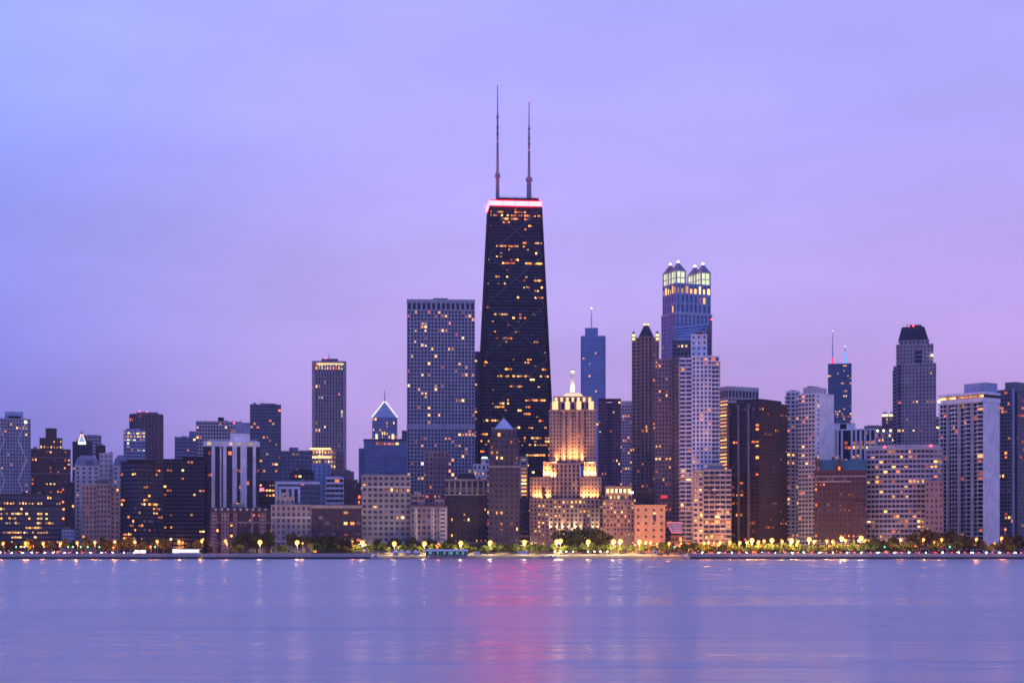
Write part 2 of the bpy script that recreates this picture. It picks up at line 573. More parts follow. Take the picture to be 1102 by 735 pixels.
def roof_clutter(s, x0, x1, D, z, n):
    rng = random.Random(len(s.wall.f))
    s.cluttered = True
    if x1 - x0 > 12 and D > 8:
        for k in range(2):
            x = rng.uniform(x0 + 2, x1 - 2)
            s.part('aerial', MB().cone(x, rng.uniform(2, 6), z - .1, z + rng.uniform(3, 6.5), .16, .07, 5), W('mid_grey'))
    for k in range(n):
        w, d, h = rng.uniform(2, 4.5), rng.uniform(2, 4), rng.uniform(1.0, 2.4)
        if x1 - x0 < 8 or D < 8:
            return
        x, y = rng.uniform(x0 + 2, x1 - 2 - w), rng.uniform(3, max(3.5, D - 6))
        s.part('roof_unit', MB().box(x, x + w, y, y + d, z, z + h), W(rng.choice(('mid_grey', 'grey_concrete', 'dark_metal'))))

def mast(s, x, y, z0, z1, r=.4, name='mast', mat='grey_concrete'):
    return s.part(name, MB().cone(x, y, z0, z1, r, r * .35, 6), W(mat))

def beacon(s, x, y, z, c='red', r=.7):
    m = emis('red_beacon_light', (1, .05, .06), 9) if c == 'red' else emis('white_beacon_light', (1, .85, .6), 8)
    s.part('beacon_light', MB().ball(x, y, z, r, 8, 5), m)

exec_sections = []
# ------------------------------------------------------------------ the setting
def simple_mat(name, c, rough=.8, noise=None, c2=None, bump=0.0):
    m, t, b = new_mat(name)
    b.inputs['Roughness'].default_value = rough
    if noise:
        tcn = t.nodes.new('ShaderNodeTexCoord')
        mp = t.nodes.new('ShaderNodeMapping'); mp.inputs['Scale'].default_value = noise
        n1 = t.nodes.new('ShaderNodeTexNoise'); n1.inputs['Scale'].default_value = 1; n1.inputs['Detail'].default_value = 6
        t.links.new(tcn.outputs['Object'], mp.inputs[0]); t.links.new(mp.outputs[0], n1.inputs['Vector'])
        r = t.nodes.new('ShaderNodeValToRGB')
        r.color_ramp.elements[0].position = .35; r.color_ramp.elements[1].position = .65
        r.color_ramp.elements[0].color = (*c, 1); r.color_ramp.elements[1].color = (*(c2 or c), 1)
        t.links.new(n1.outputs[0], r.inputs[0]); t.links.new(r.outputs[0], b.inputs['Base Color'])
        if bump:
            bp = t.nodes.new('ShaderNodeBump'); bp.inputs['Strength'].default_value = bump
            t.links.new(n1.outputs[0], bp.inputs['Height']); t.links.new(bp.outputs[0], b.inputs['Normal'])
    else:
        b.inputs['Base Color'].default_value = (*c, 1)
    return m

def water_mat():
    m, t, b = new_mat('lake_water')
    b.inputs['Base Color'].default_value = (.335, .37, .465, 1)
    WROUGH = b
    b.inputs['IOR'].default_value = 1.333
    tcn = t.nodes.new('ShaderNodeTexCoord')
    hs = None
    for sx, sy, amp, det in ((.010, .06, 3.0, 3), (.06, .36, .8, 5), (.28, 1.7, .22, 5)):
        mp = t.nodes.new('ShaderNodeMapping'); mp.inputs['Scale'].default_value = (sx, sy, 1)
        mp.inputs['Rotation'].default_value = (0, 0, .06 * (1 if det == 3 else -1))
        n1 = t.nodes.new('ShaderNodeTexNoise'); n1.inputs['Scale'].default_value = 1; n1.inputs['Detail'].default_value = det
        t.links.new(tcn.outputs['Object'], mp.inputs[0]); t.links.new(mp.outputs[0], n1.inputs['Vector'])
        mu = t.nodes.new('ShaderNodeMath'); mu.operation = 'MULTIPLY'; mu.inputs[1].default_value = amp
        t.links.new(n1.outputs[0], mu.inputs[0])
        if hs is None:
            hs = mu.outputs[0]
        else:
            ad = t.nodes.new('ShaderNodeMath'); ad.operation = 'ADD'
            t.links.new(hs, ad.inputs[0]); t.links.new(mu.outputs[0], ad.inputs[1]); hs = ad.outputs[0]
    mp = t.nodes.new('ShaderNodeMapping'); mp.inputs['Scale'].default_value = (.004, .022, 1); mp.inputs['Location'].default_value = (3.1, 1.7, 0)
    n1 = t.nodes.new('ShaderNodeTexNoise'); n1.inputs['Scale'].default_value = 1; n1.inputs['Detail'].default_value = 5; n1.inputs['Roughness'].default_value = .6
    t.links.new(tcn.outputs['Object'], mp.inputs[0]); t.links.new(mp.outputs[0], n1.inputs['Vector'])
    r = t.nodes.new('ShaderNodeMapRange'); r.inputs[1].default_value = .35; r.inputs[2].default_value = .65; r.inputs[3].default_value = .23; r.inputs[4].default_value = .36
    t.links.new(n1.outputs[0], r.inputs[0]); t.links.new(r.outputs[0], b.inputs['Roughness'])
    bp = t.nodes.new('ShaderNodeBump'); bp.inputs['Strength'].default_value = 1.0; bp.inputs['Distance'].default_value = .8
    t.links.new(hs, bp.inputs['Height']); t.links.new(bp.outputs[0], b.inputs['Normal'])
    return m

def struct(name, mb, m):
    o = mb.build(name, m)
    o['kind'] = 'structure'
    return o

XL, XR = px2x(398, 1200), px2x(742, 1200)       # ends of the two seawalls; the beach lies between
mb = MB(); mb.face([(-9000, -3000, 0), (9000, -3000, 0), (9000, 1300, 0), (-9000, 1300, 0)])
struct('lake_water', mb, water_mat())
mb = MB()
mb.face([(-9000, 1214, GZ - .05), (XL, 1214, GZ - .05), (XL, 1262, GZ - .05), (-9000, 1262, GZ - .05)])
mb.face([(XR, 1214, GZ - .05), (9000, 1214, GZ - .05), (9000, 1262, GZ - .05), (XR, 1262, GZ - .05)])
mb.face([(-9000, 1262, GZ - .05), (9000, 1262, GZ - .05), (9000, 26000, GZ - .05), (-9000, 26000, GZ - .05)])
struct('ground', mb, simple_mat('park_soil_and_paving', (.035, .045, .02), .9, (.05, .05, .05), (.07, .06, .045)))
# beach: a gentle slope of sand
mb = MB()
nx, ny = 40, 10
rg = random.Random(4)
def beachpt(i, j):
    x = XL + (XR - XL) * i / nx
    y0 = 1196 + 7 * math.sin(i * .35) + 2 * math.sin(i * 1.3)
    f = j / ny
    y = y0 + (1262.5 - y0) * f
    return (x, y, -.12 + (GZ - .06 + .12) * f ** .8 + (rg.uniform(-.05, .05) if 0 < j < ny else 0))
pts = [[beachpt(i, j) for j in range(ny + 1)] for i in range(nx + 1)]
for i in range(nx):
    for j in range(ny):
        mb.face([pts[i][j], pts[i + 1][j], pts[i + 1][j + 1], pts[i][j + 1]])
struct('beach', mb, simple_mat('beach_sand', (.13, .12, .12), .95, (.08, .3, .3), (.19, .18, .175), .3))
asphalt = simple_mat('asphalt', (.045, .045, .05), .75, (.3, .3, .3), (.06, .06, .065))
mb = MB(); mb.face([(-3000, 1224, GZ), (XL - 20, 1224, GZ), (XL - 20, 1240, GZ), (-3000, 1240, GZ)])
mb.face([(XR + 10, 1224, GZ), (3000, 1224, GZ), (3000, 1240, GZ), (XR + 10, 1240, GZ)])
mb.face([(XL - 20, 1264, GZ), (XR + 10, 1264, GZ), (XR + 10, 1278, GZ), (XL - 20, 1278, GZ)])
struct('road', mb, asphalt)
mb = MB()
for x0, x1, y in ((-900, XL - 20, 1232), (XR + 10, 900, 1232), (XL - 20, XR + 10, 1271)):
    x = x0
    while x < x1 - 3:
        mb.face([(x, y - .08, GZ + .006), (x + 3, y - .08, GZ + .006), (x + 3, y + .08, GZ + .006), (x, y + .08, GZ + .006)])
        x += 12
struct('road_markings', mb, simple_mat('road_paint', (.75, .75, .72), .6))
def seawall(x0, x1, label):
    prof = [(1200, -2), (1200, 1.5), (1203.2, 1.6), (1203.2, 1.9), (1213.5, 3.95), (1216, 4.0), (1216, -2)]
    mb = MB()
    step = 12.0
    n = max(1, int((x1 - x0) / step))
    for i in range(n):
        a, b = x0 + (x1 - x0) * i / n, x0 + (x1 - x0) * (i + 1) / n - .12
        P0 = [(a, y, z) for y, z in prof]
        P1 = [(b, y, z) for y, z in prof]
        for k in range(len(prof) - 1):
            mb.face([P0[k], P1[k], P1[k + 1], P0[k + 1]])
        mb.face(P0); mb.face(list(reversed(P1)))
    o = mb.build('seawall', wall_mat('seawall_concrete', (.20, .20, .225), .8, .25))
    tag(o, label, 'seawall')
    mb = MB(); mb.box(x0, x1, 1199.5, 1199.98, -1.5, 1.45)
    mb.build('ledge_shade_band', wall_mat('ledge_shade_concrete', (.02, .02, .025), .4), o)  # dark strip: shade of the base ledge put into the colour
    mb = MB(); mb.box(x0, x1, 1216.02, 1222, 3.0, GZ + .1)
    mb.build('promenade_slab', wall_mat('promenade_concrete', (.40, .39, .38), .8, .2), o)
    return o
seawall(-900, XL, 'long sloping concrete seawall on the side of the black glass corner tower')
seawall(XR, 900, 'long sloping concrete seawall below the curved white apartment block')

# ------------------------------------------------------------------ the skyline
# --- far left
s = simple('braced_tower', 'tall grey lilac tower cut by the left edge with zigzag white bracing', -9, 33, 451, 1500, 36, 'grid_concrete',
           Style(px=2.6, py=3.0, fw=.6, fh=.62, lit=.05), pent=((5, 25, 443, 'pale_blue_panel'),))
for pa, pb in ((-4, 5), (28.5, 19.5)):
    mb = MB(); yy = 451; k = 0
    while yy < 560:
        mb.bar((s.x(pa if k % 2 == 0 else pb), -.35, s.z(yy)), (s.x(pb if k % 2 == 0 else pa), -.35, s.z(yy + 22)), .8, .5)
        yy += 22; k += 1
    s.part('diagonal_brace', mb, W('white_concrete'))
s.part('rooftop_screen', MB().box(s.x(9), s.x(22), 2, 6, s.z(451) + .9, s.z(447.5)), W('black_metal'))
beacon(s, s.x(27.5), -.5, s.z(454), 'white', 1.0)
s.finish()

s = simple('stepped_brick_tower', 'dark brown stepped tower with a lit white band below its crown', 33, 76, 484, 1560, 34, 'brown_brick',
           Style(px=3.4, py=3.7, fw=.5, fh=.5, lit=.06))
s.block(s.x(42.5), s.x(67), 5, 28, s.z(483.4), s.z(471.7), Style(px=3, py=12 / 2, fw=.5, fh=.4, lit=lambda u, v: .95 if v < .5 else .05, pal='bright'))
s.block(s.x(49), s.x(61), 8, 24, s.z(470.8), s.z(461), Style(px=4, py=5, fw=.3, fh=.3, lit=0))
mast(s, s.x(55), 15, s.z(461), s.z(456.5), .3)
s.finish()

s = face('glass_office_block', 'wide low dark glass office with broken rows of yellow lights', -16, 70, 1340, 36, 'dark_metal', short='low dark glass office')
s.block(s.X0, s.X1, 0, s.D, 0, s.z(545), Style(px=2.2, py=3.6, fw=.9, fh=.42, proud='h', glass='blue', lit=.16, pal='gold', run=.6, rec=.3))
s.block(s.x(-10), s.x(66), 7, s.D - 2, s.z(544), s.z(532), Style(px=2.4, py=4.6, fw=.72, fh=.45, glass='blue', lit=lambda u, v: .5 if v < .6 else .03, pal='gold'))
roof_clutter(s, s.x(-5), s.x(60), s.D, s.z(532) + .8, 6)
s.finish()
simple('apartment_tower', 'narrow dark brown apartment block behind the low dark glass office', 66, 84, 520, 1450, 25, 'brown_brick', Style(px=3.0, py=3.6, lit=.06)).finish()
simple('glass_pavilion', 'small pale blue glass low block beside the low dark office', 66.5, 80, 571, 1326, 12, 'pale_blue_panel', Style(px=3, py=3, fw=.9, fh=.7, glass='sky', lit=.03, proud='h')).finish()

s = simple('gabled_tower', 'dark tower whose pointed crown holds a lit blue triangle', 78, 99, 476, 1700, 26, 'dark_metal', Style(px=3, py=3.5, fw=.7, fh=.6, lit=.03))
mb = MB()
z0, z1 = s.z(476) + .8, s.z(464)
xa, xb, xm = s.x(82.5), s.x(94.5), s.x(88)
for y in (1.0, 15.0):
    mb.face([(xa, y, z0), (xb, y, z0), (xm, y, z1)] if y < 5 else [(xb, y, z0), (xa, y, z0), (xm, y, z1)])
mb.face([(xb, 1, z0), (xb, 15, z0), (xm, 15, z1), (xm, 1, z1)]); mb.face([(xa, 15, z0), (xa, 1, z0), (xm, 1, z1), (xm, 15, z1)])
g = s.part('gable', mb, W('slate_roof'))
mb = MB()
mb.face([(s.x(84.8), .9, s.z(475)), (s.x(91.2), .9, s.z(475)), (xm, .9, s.z(466.5))])
mb.build('crown_window', emis('blue_crown_light', (.12, .28, 1), 1.6), g)
for p, q_ in (((s.x(84), .6, s.z(476)), (s.x(87.3), .6, s.z(467))), ((s.x(92), .6, s.z(476)), (s.x(88.7), .6, s.z(467)))):
    MB().bar(p, q_, .9, .5).build('light_strip', emis('amber_crown_light', (1, .55, .22), 1.8), g)
s.part('crown_lamp', MB().box(s.x(84), s.x(92.4), -.8, -.1, s.z(478), s.z(475.6)), emis('pale_crown_light', (.75, .85, 1), 2.2))
mast(s, s.x(88), 8, z1 - 1, s.z(461), .35)
s.finish()
simple('office_tower', 'pale grey flat topped block behind the pointed blue lit crown', 90, 109, 469, 1850, 30, 'grid_concrete', Style(px=4, py=3.6, fw=.8, fh=.5, proud='h', lit=.03), pent=((95, 104, 467.5),)).finish()
simple('office_tower', 'small dark block just right of the pale grey flat topped block', 103, 113.5, 480, 1760, 25, 'dark_brick', Style(px=3, py=3.6, lit=.05)).finish()

# mansard twin
s = face('mansard_tower', 'pale twin winged tower with two rounded blue grey mansard roofs', 80.5, 139, 1420, 36, 'pale_stone', short='pale mansard tower')
for a, b in ((80.5, 106.5), (121.5, 139)):
    s.block(s.x(a), s.x(b), 0, 30, 0, s.z(502), Style(px=4.6, py=3.7, fw=.4, fh=.48, lit=.025))
    # rounded mansard: three steps
    st_ = [(0, 502.2), (.6, 498), (2.0, 494), (4.6, 491 if a < 90 else 490)]
    for k in range(3):
        i0, y0 = st_[k]; i1, y1 = st_[k + 1]
        mb = MB().frustum_rect(s.x(a) + i0, s.x(b) - i0, i0, 30 - i0, s.z(y0) + .8, s.x(a) + i1, s.x(b) - i1, i1, 30 - i1, s.z(y1) + .8)
        s.part('mansard_roof', mb, W('zinc'))
    xm = s.x((a + b) / 2 + 3)
    d = s.part('dormer', MB().box(xm - 3, xm + 3, -.2, 4, s.z(502) + 1.2, s.z(495)), W('zinc'))
    MB().box(xm - 2.2, xm + 2.2, -.32, -.21, s.z(501), s.z(496)).build('dormer_glass', GL['dark'][1], d)
s.block(s.x(106.6), s.x(121.4), 6, 30, 0, s.z(488), Style(px=4.4, py=4, fw=.35, fh=.42, lit=.03), sides='f')
s.part('stair_box', MB().box(s.x(117), s.x(121), 10, 18, s.z(488) + .8, s.z(485)), W('pale_stone'))
s.finish()
s = face('stone_apartment_block', 'tan stone block with close small windows below the mansard roofs', 88, 128.5, 1350, 26, 'tan_stone', short='tan stone block')
s.block(s.x(88), s.x(104), 1, 26, 0, s.z(523), Style(px=3.0, py=3.9, fw=.5, fh=.5, lit=.01), sides='fl')
s.block(s.x(104.1), s.x(119), 0, 26, 0, s.z(521), Style(px=3.1, py=3.9, fw=.6, fh=.55, lit=.015), sides='f')
s.block(s.x(119.1), s.x(128.5), 2.5, 26, 0, s.z(524), Style(px=3.2, py=3.9, fw=.5, fh=.5, lit=.02), sides='fr')
s.part('roof_house', MB().box(s.x(104), s.x(118), 8, 20, s.z(521) + .8, s.z(515.5)), W('mid_grey'))
s.finish()

# black glass towers
gs = Style(px=2.5, py=3.45, fw=.86, fh=.55, glass='dark', lit=.075, pal='warm', run=.45, rec=.2, proud='v')
s = corner('black_glass_tower', 'black steel tower seen over its corner with two gridded glass faces', 130, 149, 175.2, 1345, 36, 'black_metal', short='black corner tower')
s.block(s.X0, 0, 0, s.wr, 0, s.z(498), gs(glass='steel'), vis='fr')
s.part('roof_plant', MB().box(s.X0 + 4, -3, 3, s.wr - 6, s.z(498) + .9, s.z(494)), W('black_metal'))
mast(s, -6, 10, s.z(494), s.z(489), .25)
s.finish()
s = face('black_glass_slab', 'black slab tower with scattered orange lights beside the white ribbed tower', 176, 220.5, 1400, 34, 'black_metal', short='black slab tower')
s.block(s.X0, s.X1, 0, s.D, 0, s.z(495), gs(glass='black', lit=.05), stl=gs(glass='black'))
s.part('roof_plant', MB().box(s.x(196), s.x(219), 6, 24, s.z(495) + .9, s.z(490.5)), W('black_metal'))
s.finish()

s = face('ribbed_tower', 'purple grey round shouldered tower behind the black corner tower', 139, 176, 1900, 36, 'purple_granite')
ch = 7
for k, (p0, p1) in enumerate((((s.X0, ch), (s.X0 + ch, 0)), ((s.X0 + ch, 0), (s.X1 - ch, 0)), ((s.X1 - ch, 0), (s.X1, ch)))):
    s.facade(p0, p1, 0, s.z(446), Style(px=3.4, py=3.8, fw=.55, fh=.8, lit=.04, pal='mixed', rec=.5), vis=True)
s.wall.prism([(s.X0 + .6, ch + .4), (s.X0 + ch + .3, .6), (s.X1 - ch - .3, .6), (s.X1 - .6, ch + .4), (s.X1 - .6, s.D), (s.X0 + .6, s.D)], -.5, s.z(445))
s.part('crown_ring', MB().box(s.x(147), s.x(170), 5, 25, s.z(445), s.z(443)), W('mid_grey'))
beacon(s, s.x(150), 5, s.z(442.6)); beacon(s, s.x(158), 5, s.z(442.6))
s.finish()
s = simple('pale_glass_tower', 'pale blue tower with a white lit strip near its roof', 133, 156.5, 464, 1750, 26, 'pale_blue_panel',
           Style(px=3.2, py=3.5, fw=.85, fh=.55, proud='h', glass='blue', pal='mixed'), lit=lambda u, v: .9 if v > .93 else (.16 if v > .6 else .08), pent=((139, 150, 461.5),))
s.finish()
s = simple('pale_glass_tower', 'blue grey block with a raised box at the right of its roof', 188, 211.5, 471, 1700, 28, 'zinc', Style(px=3.4, py=3.6, fw=.9, fh=.5, proud='h', glass='blue', lit=.05), pent=((203.5, 211, 464),))
s.finish()
s = simple('gridded_office_slab', 'broad white gridded slab with a small black box on its roof', 211, 253.8, 454, 1800, 30, 'pale_stone', Style(px=3.1, py=3.7, fw=.66, fh=.62, lit=.05), pent=((234.5, 241, 449, 'black_metal'),))
beacon(s, s.x(252), -.2, s.z(455)); s.finish()
simple('panel_tower', 'blank pale blue block peeping out beside the white gridded slab', 250, 269.5, 455.5, 1870, 30, 'pale_blue_panel', Style(px=5, py=5, fw=.2, fh=.2, lit=0, glass='sky')).finish()

# white ribbed tower
s = face('white_ribbed_tower', 'dark glass tower with bold white vertical piers and white cap', 219, 279.5, 1450, 32, 'black_metal', short='white ribbed tower')
zt = s.z(480.5)
s.block(s.X0, s.X1, 1.4, s.D, 0, zt, Style(px=3.0, py=3.7, fw=.94, fh=.86, glass='black', lit=.05, rec=.2, pal='orange'), cap=False)
for pa, pb in ((227.5, 231.3), (236.6, 238.2), (240, 243.6), (250, 254.8), (258.6, 265.6), (272, 275.4)):
    s.part('pier', MB().box(s.x(pa), s.x(pb), -.2, 1.3, -.4, zt - .02), W('white_concrete'))
s.part('cap_band', MB().box(s.X0 - .2, s.X1 + .2, -.4, s.D + .2, zt, s.z(475)), W('white_concrete'))
for pa, pb in ((223, 227), (247, 250), (256, 259), (267, 272)):
    MB().box(s.x(pa), s.x(pb), -.55, -.42, s.z(479), s.z(476.2)).build('cap_window', LITM[3], s.e)
s.part('penthouse', MB().box(s.x(248), s.x(269), 4, 22, s.z(475) + .02, s.z(466)), W('white_concrete'))
s.part('penthouse', MB().box(s.x(225), s.x(277), 5, 24, s.z(475) + .01, s.z(473)), W('pale_stone'))
s.finish()

# mansard hotel in front
s = face('mansard_hotel', 'red brick and pale stone hotel with a dark mansard roof', 226.5, 291.2, 1335, 30, 'red_brick', short='mansard roofed brick hotel')
zt = s.z(551)
s.block(s.X0, s.X1, 0, s.D, 0, zt, Style(px=3.6, py=4.2, fw=.5, fh=.58, glass='grey', lit=.05), parapet=1.0)
for pa, pb in ((227, 233), (238, 246.5), (251, 255), (270, 272.5), (279, 286)):
    w_ = s.x(pb) - s.x(pa)
    mb = MB().box(s.x(pa), s.x(pb), -1.8, -.1, -.4, zt - .3)
    bay = s.part('stone_bay', mb, W('rose_granite'))
    g = MB()
    n = max(1, round(w_ / 2.8)); m_ = max(1, round(zt / 3.1))
    for i in range(n):
        for j in range(m_):
            x = s.x(pa) + w_ * (i + .5) / n; z = zt * (j + .5) / m_
            g.box(x - .65, x + .65, -1.9, -1.78, z - .8, z + .8)
    o = g.build('bay_window', GL['grey'][1], bay, kind='stuff')
mb = MB().frustum_rect(s.X0 - .3, s.X1 + .3, -.5, s.D, zt + 1.0, s.X0 + 2, s.X1 - 2, 2.2, s.D - 2, s.z(546))
s.part('mansard_roof', mb, W('slate_roof'))
for k in range(9):
    x = s.X0 + 4 + (s.X1 - s.X0 - 8) * k / 8
    s.part('dormer', MB().box(x - .8, x + .8, -.2, 1.8, zt + 1.1, zt + 2.9), W('pale_stone'))
s.part('roof_house', MB().box(s.x(249), s.x(263), 8, 20, s.z(546), s.z(541.5)), W('mid_grey'))
s.finish()

s = face('tall_dark_tower', 'tall blue grey tower with fine grid between the ribbed tower and gold shops', 269, 302.5, 1650, 32, 'mid_grey')
s.block(s.X0, s.X1, 0, s.D, 0, s.z(436), Style(px=2.9, py=3.3, fw=.82, fh=.6, proud='h', glass='blue', lit=.075, pal='warm'))
s.part('roof_plant', MB().box(s.x(280), s.x(297), 6, 20, s.z(436) + .8, s.z(433.5)), W('mid_grey'))
mast(s, s.x(284), 10, s.z(433.5), s.z(431), .25)
s.finish()
s = face('lit_store', 'low store glowing gold and pink at the foot of the tall blue grey tower', 279, 299, 1510, 24, 'dark_brick')
s.block(s.X0, s.X1, 0, s.D, 0, s.z(519), Style(px=3.0, py=4.5, fw=.75, fh=.5, proud='h', lit=.62, pal='gold', run=.7))
s.part('neon_sign', MB().box(s.X0 - .3, s.x(284), -.7, -.15, s.z(528), s.z(525)), emis('pink_neon', (1, .12, .28), 2.5))
s.finish()
s = simple('blue_panel_tower', 'squat blue grey block with a notched roof and few lights', 300, 336, 486, 1722, 32, 'zinc', Style(px=4.2, py=4.2, fw=.7, fh=.5, proud='h', glass='blue', lit=.04), pent=((311, 321, 481.5), (322, 333, 484.6)))
s.finish()

# tall pale tower with lit crown
s = face('granite_tower', 'tall slim tower of vertical granite ribs under a glowing top storey', 336, 372.5, 3000, 62, 'pale_rose')
H = s.z(390)
def litf(u, v):
    if v > .955: return .95
    if .38 < v < .44: return .35
    if v < .12: return .5
    return .05
s.block(s.X0, s.X1, 0, s.D, 0, H, Style(px=5.2, py=6.6, fw=.5, fh=.84, rec=1.2, lit=.05, pal='mixed'), lit=litf, parapet=2.5)
for x0, x1 in ((s.X0 - .5, s.X0 + 6), (s.X1 - 6, s.X1 + .5)):
    s.part('corner_pier', MB().box(x0, x1, -.9, 6, -.4, H - .1), W('pale_rose'))
s.part('crown_light', MB().box(s.x(341), s.x(370), -.9, -.3, s.z(392), s.z(391)), emis('gold_crown_light', (1, .55, .2), 2.2))
s.part('penthouse', MB().box(s.x(346), s.x(364), 8, 40, H + 2.6, s.z(385.5)), W('purple_granite'))
mast(s, s.x(354), 20, s.z(385.5), s.z(379), .8)
beacon(s, s.x(350.5), 10, s.z(385), r=1.2); beacon(s, s.x(337), 0, s.z(417), r=1.0); beacon(s, s.x(372), 0, s.z(417), r=1.0)
s.finish()
s = face('gold_lit_tower', 'short tower whose upper floors blaze with gold light', 333, 361.5, 1850, 28, 'cream')
s.block(s.X0, s.X1, 0, s.D, 0, s.z(483.5), Style(px=3.4, py=5.2, fw=.55, fh=.66, lit=.4, pal='bright'), lit=lambda u, v: .95 if v > .82 else (.3 if u > .75 else .1))
for pt in (482, 491):
    s.part('cornice_lights', MB().box(s.x(333.5), s.x(356), -1.2, -.3, s.z(pt + 1.8), s.z(pt)), emis('cornice_gold', (1, .56, .22), 2.4))
s.finish()
s = simple('grey_block', 'plain grey block right of the gold blazing tower', 360.5, 370, 488, 1900, 26, 'rose_granite', Style(px=5, py=6, fw=.3, fh=.3, lit=.05)); s.finish()
s = simple('stepped_blue_block', 'small stepped pale blue block below the gold blazing tower', 336, 356, 500.5, 1640, 22, 'pale_blue_panel', Style(px=5, py=4, fw=.5, fh=.6, glass='sky', lit=.02)); s.finish()
s = face('dark_roofed_hall', 'low dark hall with a shallow curved roof behind the white framed block', 312, 338, 1600, 22, 'dark_metal')
s.block(s.X0, s.X1, 0, s.D, 0, s.z(510), Style(px=4, py=4, fw=.7, fh=.5, proud='h', lit=.04, glass='blue'))
n = 8
mb = MB()
for k in range(n):
    a0, a1 = math.pi * k / n, math.pi * (k + 1) / n
    hw = (s.X1 - s.X0) / 2
    q = [(-hw * math.cos(a0), s.z(510) + .8 + 3.5 * math.sin(a0)), (-hw * math.cos(a1), s.z(510) + .8 + 3.5 * math.sin(a1))]
    mb.face([(q[0][0], 0, q[0][1]), (q[1][0], 0, q[1][1]), (q[1][0], s.D, q[1][1]), (q[0][0], s.D, q[0][1])])
    mb.face([(q[0][0], 0, s.z(510)), (q[1][0], 0, s.z(510)), (q[1][0], 0, q[1][1]), (q[0][0], 0, q[0][1])])
s.part('curved_roof', mb, W('dark_metal')); s.finish()
s = simple('tan_grey_block', 'blank tan grey block stepping down beside the stepped blue block', 354, 381, 508, 1672, 24, 'rose_granite', Style(px=6, py=5, fw=.3, fh=.3, lit=.02), pent=((354.5, 374, 505),)); s.finish()
s = face('white_framed_block', 'grey block with a white frame and two black square openings', 296, 344, 1430, 30, 'mid_grey')
s.block(s.X0, s.X1, 0, s.D, 0, s.z(518), Style(px=4, py=4.2, fw=.85, fh=.5, proud='h', glass='blue', lit=.05, pal='orange'))
s.part('frame', MB().box(s.X0, s.X1, -.8, -.1, s.z(521), s.z(518.2)), W('white_concrete'))
for pa, pb in ((296, 299), (300, 302.5), (308, 310.5), (314, 316.5), (320.5, 323)):
    s.part('frame', MB().box(s.x(pa), s.x(pb), -.9, -.12, s.z(543), s.z(526.4 if pa > 299 else 521.2)), W('white_concrete'))
s.part('frame', MB().box(s.x(300), s.x(323), -.95, -.12, s.z(526.2), s.z(523.6)), W('white_concrete'))
for pa, pb in ((302.6, 307.9), (316.6, 320.4)):
    s.part('opening', MB().box(s.x(pa), s.x(pb), -.5, -.11, s.z(540), s.z(526.3)), GL['black'][1])
s.finish()
s = simple('banded_office_block', 'small dark office striped by white floor bands', 350.5, 370, 514.5, 1450, 24, 'white_concrete', Style(px=3.5, py=4.4, fw=.96, fh=.62, proud='h', glass='black', lit=.03, pal='orange'), pent=((351, 364, 513.2),)); s.finish()
s = simple('ornate_brown_block', 'small ornate brown brick block with a turreted roof', 370.2, 389, 520, 1470, 24, 'brown_brick', Style(px=3.4, py=4.6, fw=.5, fh=.6, lit=.04), pent=((374, 385, 516),))
for p in (371.5, 387.5):
    s.part('turret', MB().cone(s.x(p), 1.6, s.z(520), s.z(515), 1.5, .2, 8), W('slate_roof'))
s.finish()

# front row, centre left
s = simple('stone_block', 'beige stone block with regular square windows and set back roof house', 291.5, 335, 544, 1337, 28, 'beige_stone', Style(px=3.9, py=4.5, fw=.45, fh=.55, glass='grey', lit=.02), short='beige stone block')
s.block(s.x(297), s.x(317), 8, 24, s.z(543), s.z(535.5), Style(px=4, py=4, fw=.4, fh=.45, lit=0)); s.block(s.x(303), s.x(311), 10, 20, s.z(535), s.z(530.5), Style(px=4, py=4, fw=.3, fh=.3, lit=0)); s.finish()
s = face('red_grid_block', 'red brick block with a bold grid of wide windows', 335.3, 389, 1340, 30, 'red_brick', short='red brick grid block')
s.block(s.X0, s.X1, 0, s.D, 0, s.z(548), Style(px=5.2, py=4.35, fw=.72, fh=.55, glass='grey', lit=.13, pal='warm'))
s.part('cornice', MB().box(s.X0 - .3, s.X1 + .3, -.4, s.D, s.z(548) + .81, s.z(543.5)), W('beige_stone'))
s.finish()
s = simple('broad_stone_block', 'broad beige block with one row of glowing windows below its roof', 389.3, 442, 512, 1347, 32, 'beige_stone', Style(px=4.3, py=4.4, fw=.6, fh=.5, glass='grey', pal='warm'), short='broad beige block',
           lit=lambda u, v: (.85 if (.80 < v < .86 and u > .28) else (.55 if ((.40 < v < .46 or .33 < v < .36) and u > .55) else .02)), pent=((393, 408, 509.4, 'zinc'),))
s.finish()
s = face('glass_block', 'pale blue glass block with a lit strip at its top', 386, 438, 1540, 34, 'zinc')
s.block(s.x(391.5), s.X1, 0, s.D, 0, s.z(475), Style(px=3.6, py=3.4, fw=.9, fh=.74, glass='sky', lit=.03, pal='orange', rec=.2), lit=lambda u, v: .8 if (v > .955 and .3 < u < .85) else .02)
s.block(s.X0, s.x(391.4), 4, s.D, 0, s.z(483), Style(px=3, py=3.4, fw=.8, fh=.7, glass='sky', lit=.02), sides='fl')
s.part('roof_band', MB().box(s.x(391), s.X1 + .2, -.3, s.D, s.z(475) + .82, s.z(472.5)), W('dark_metal'))
s.finish()

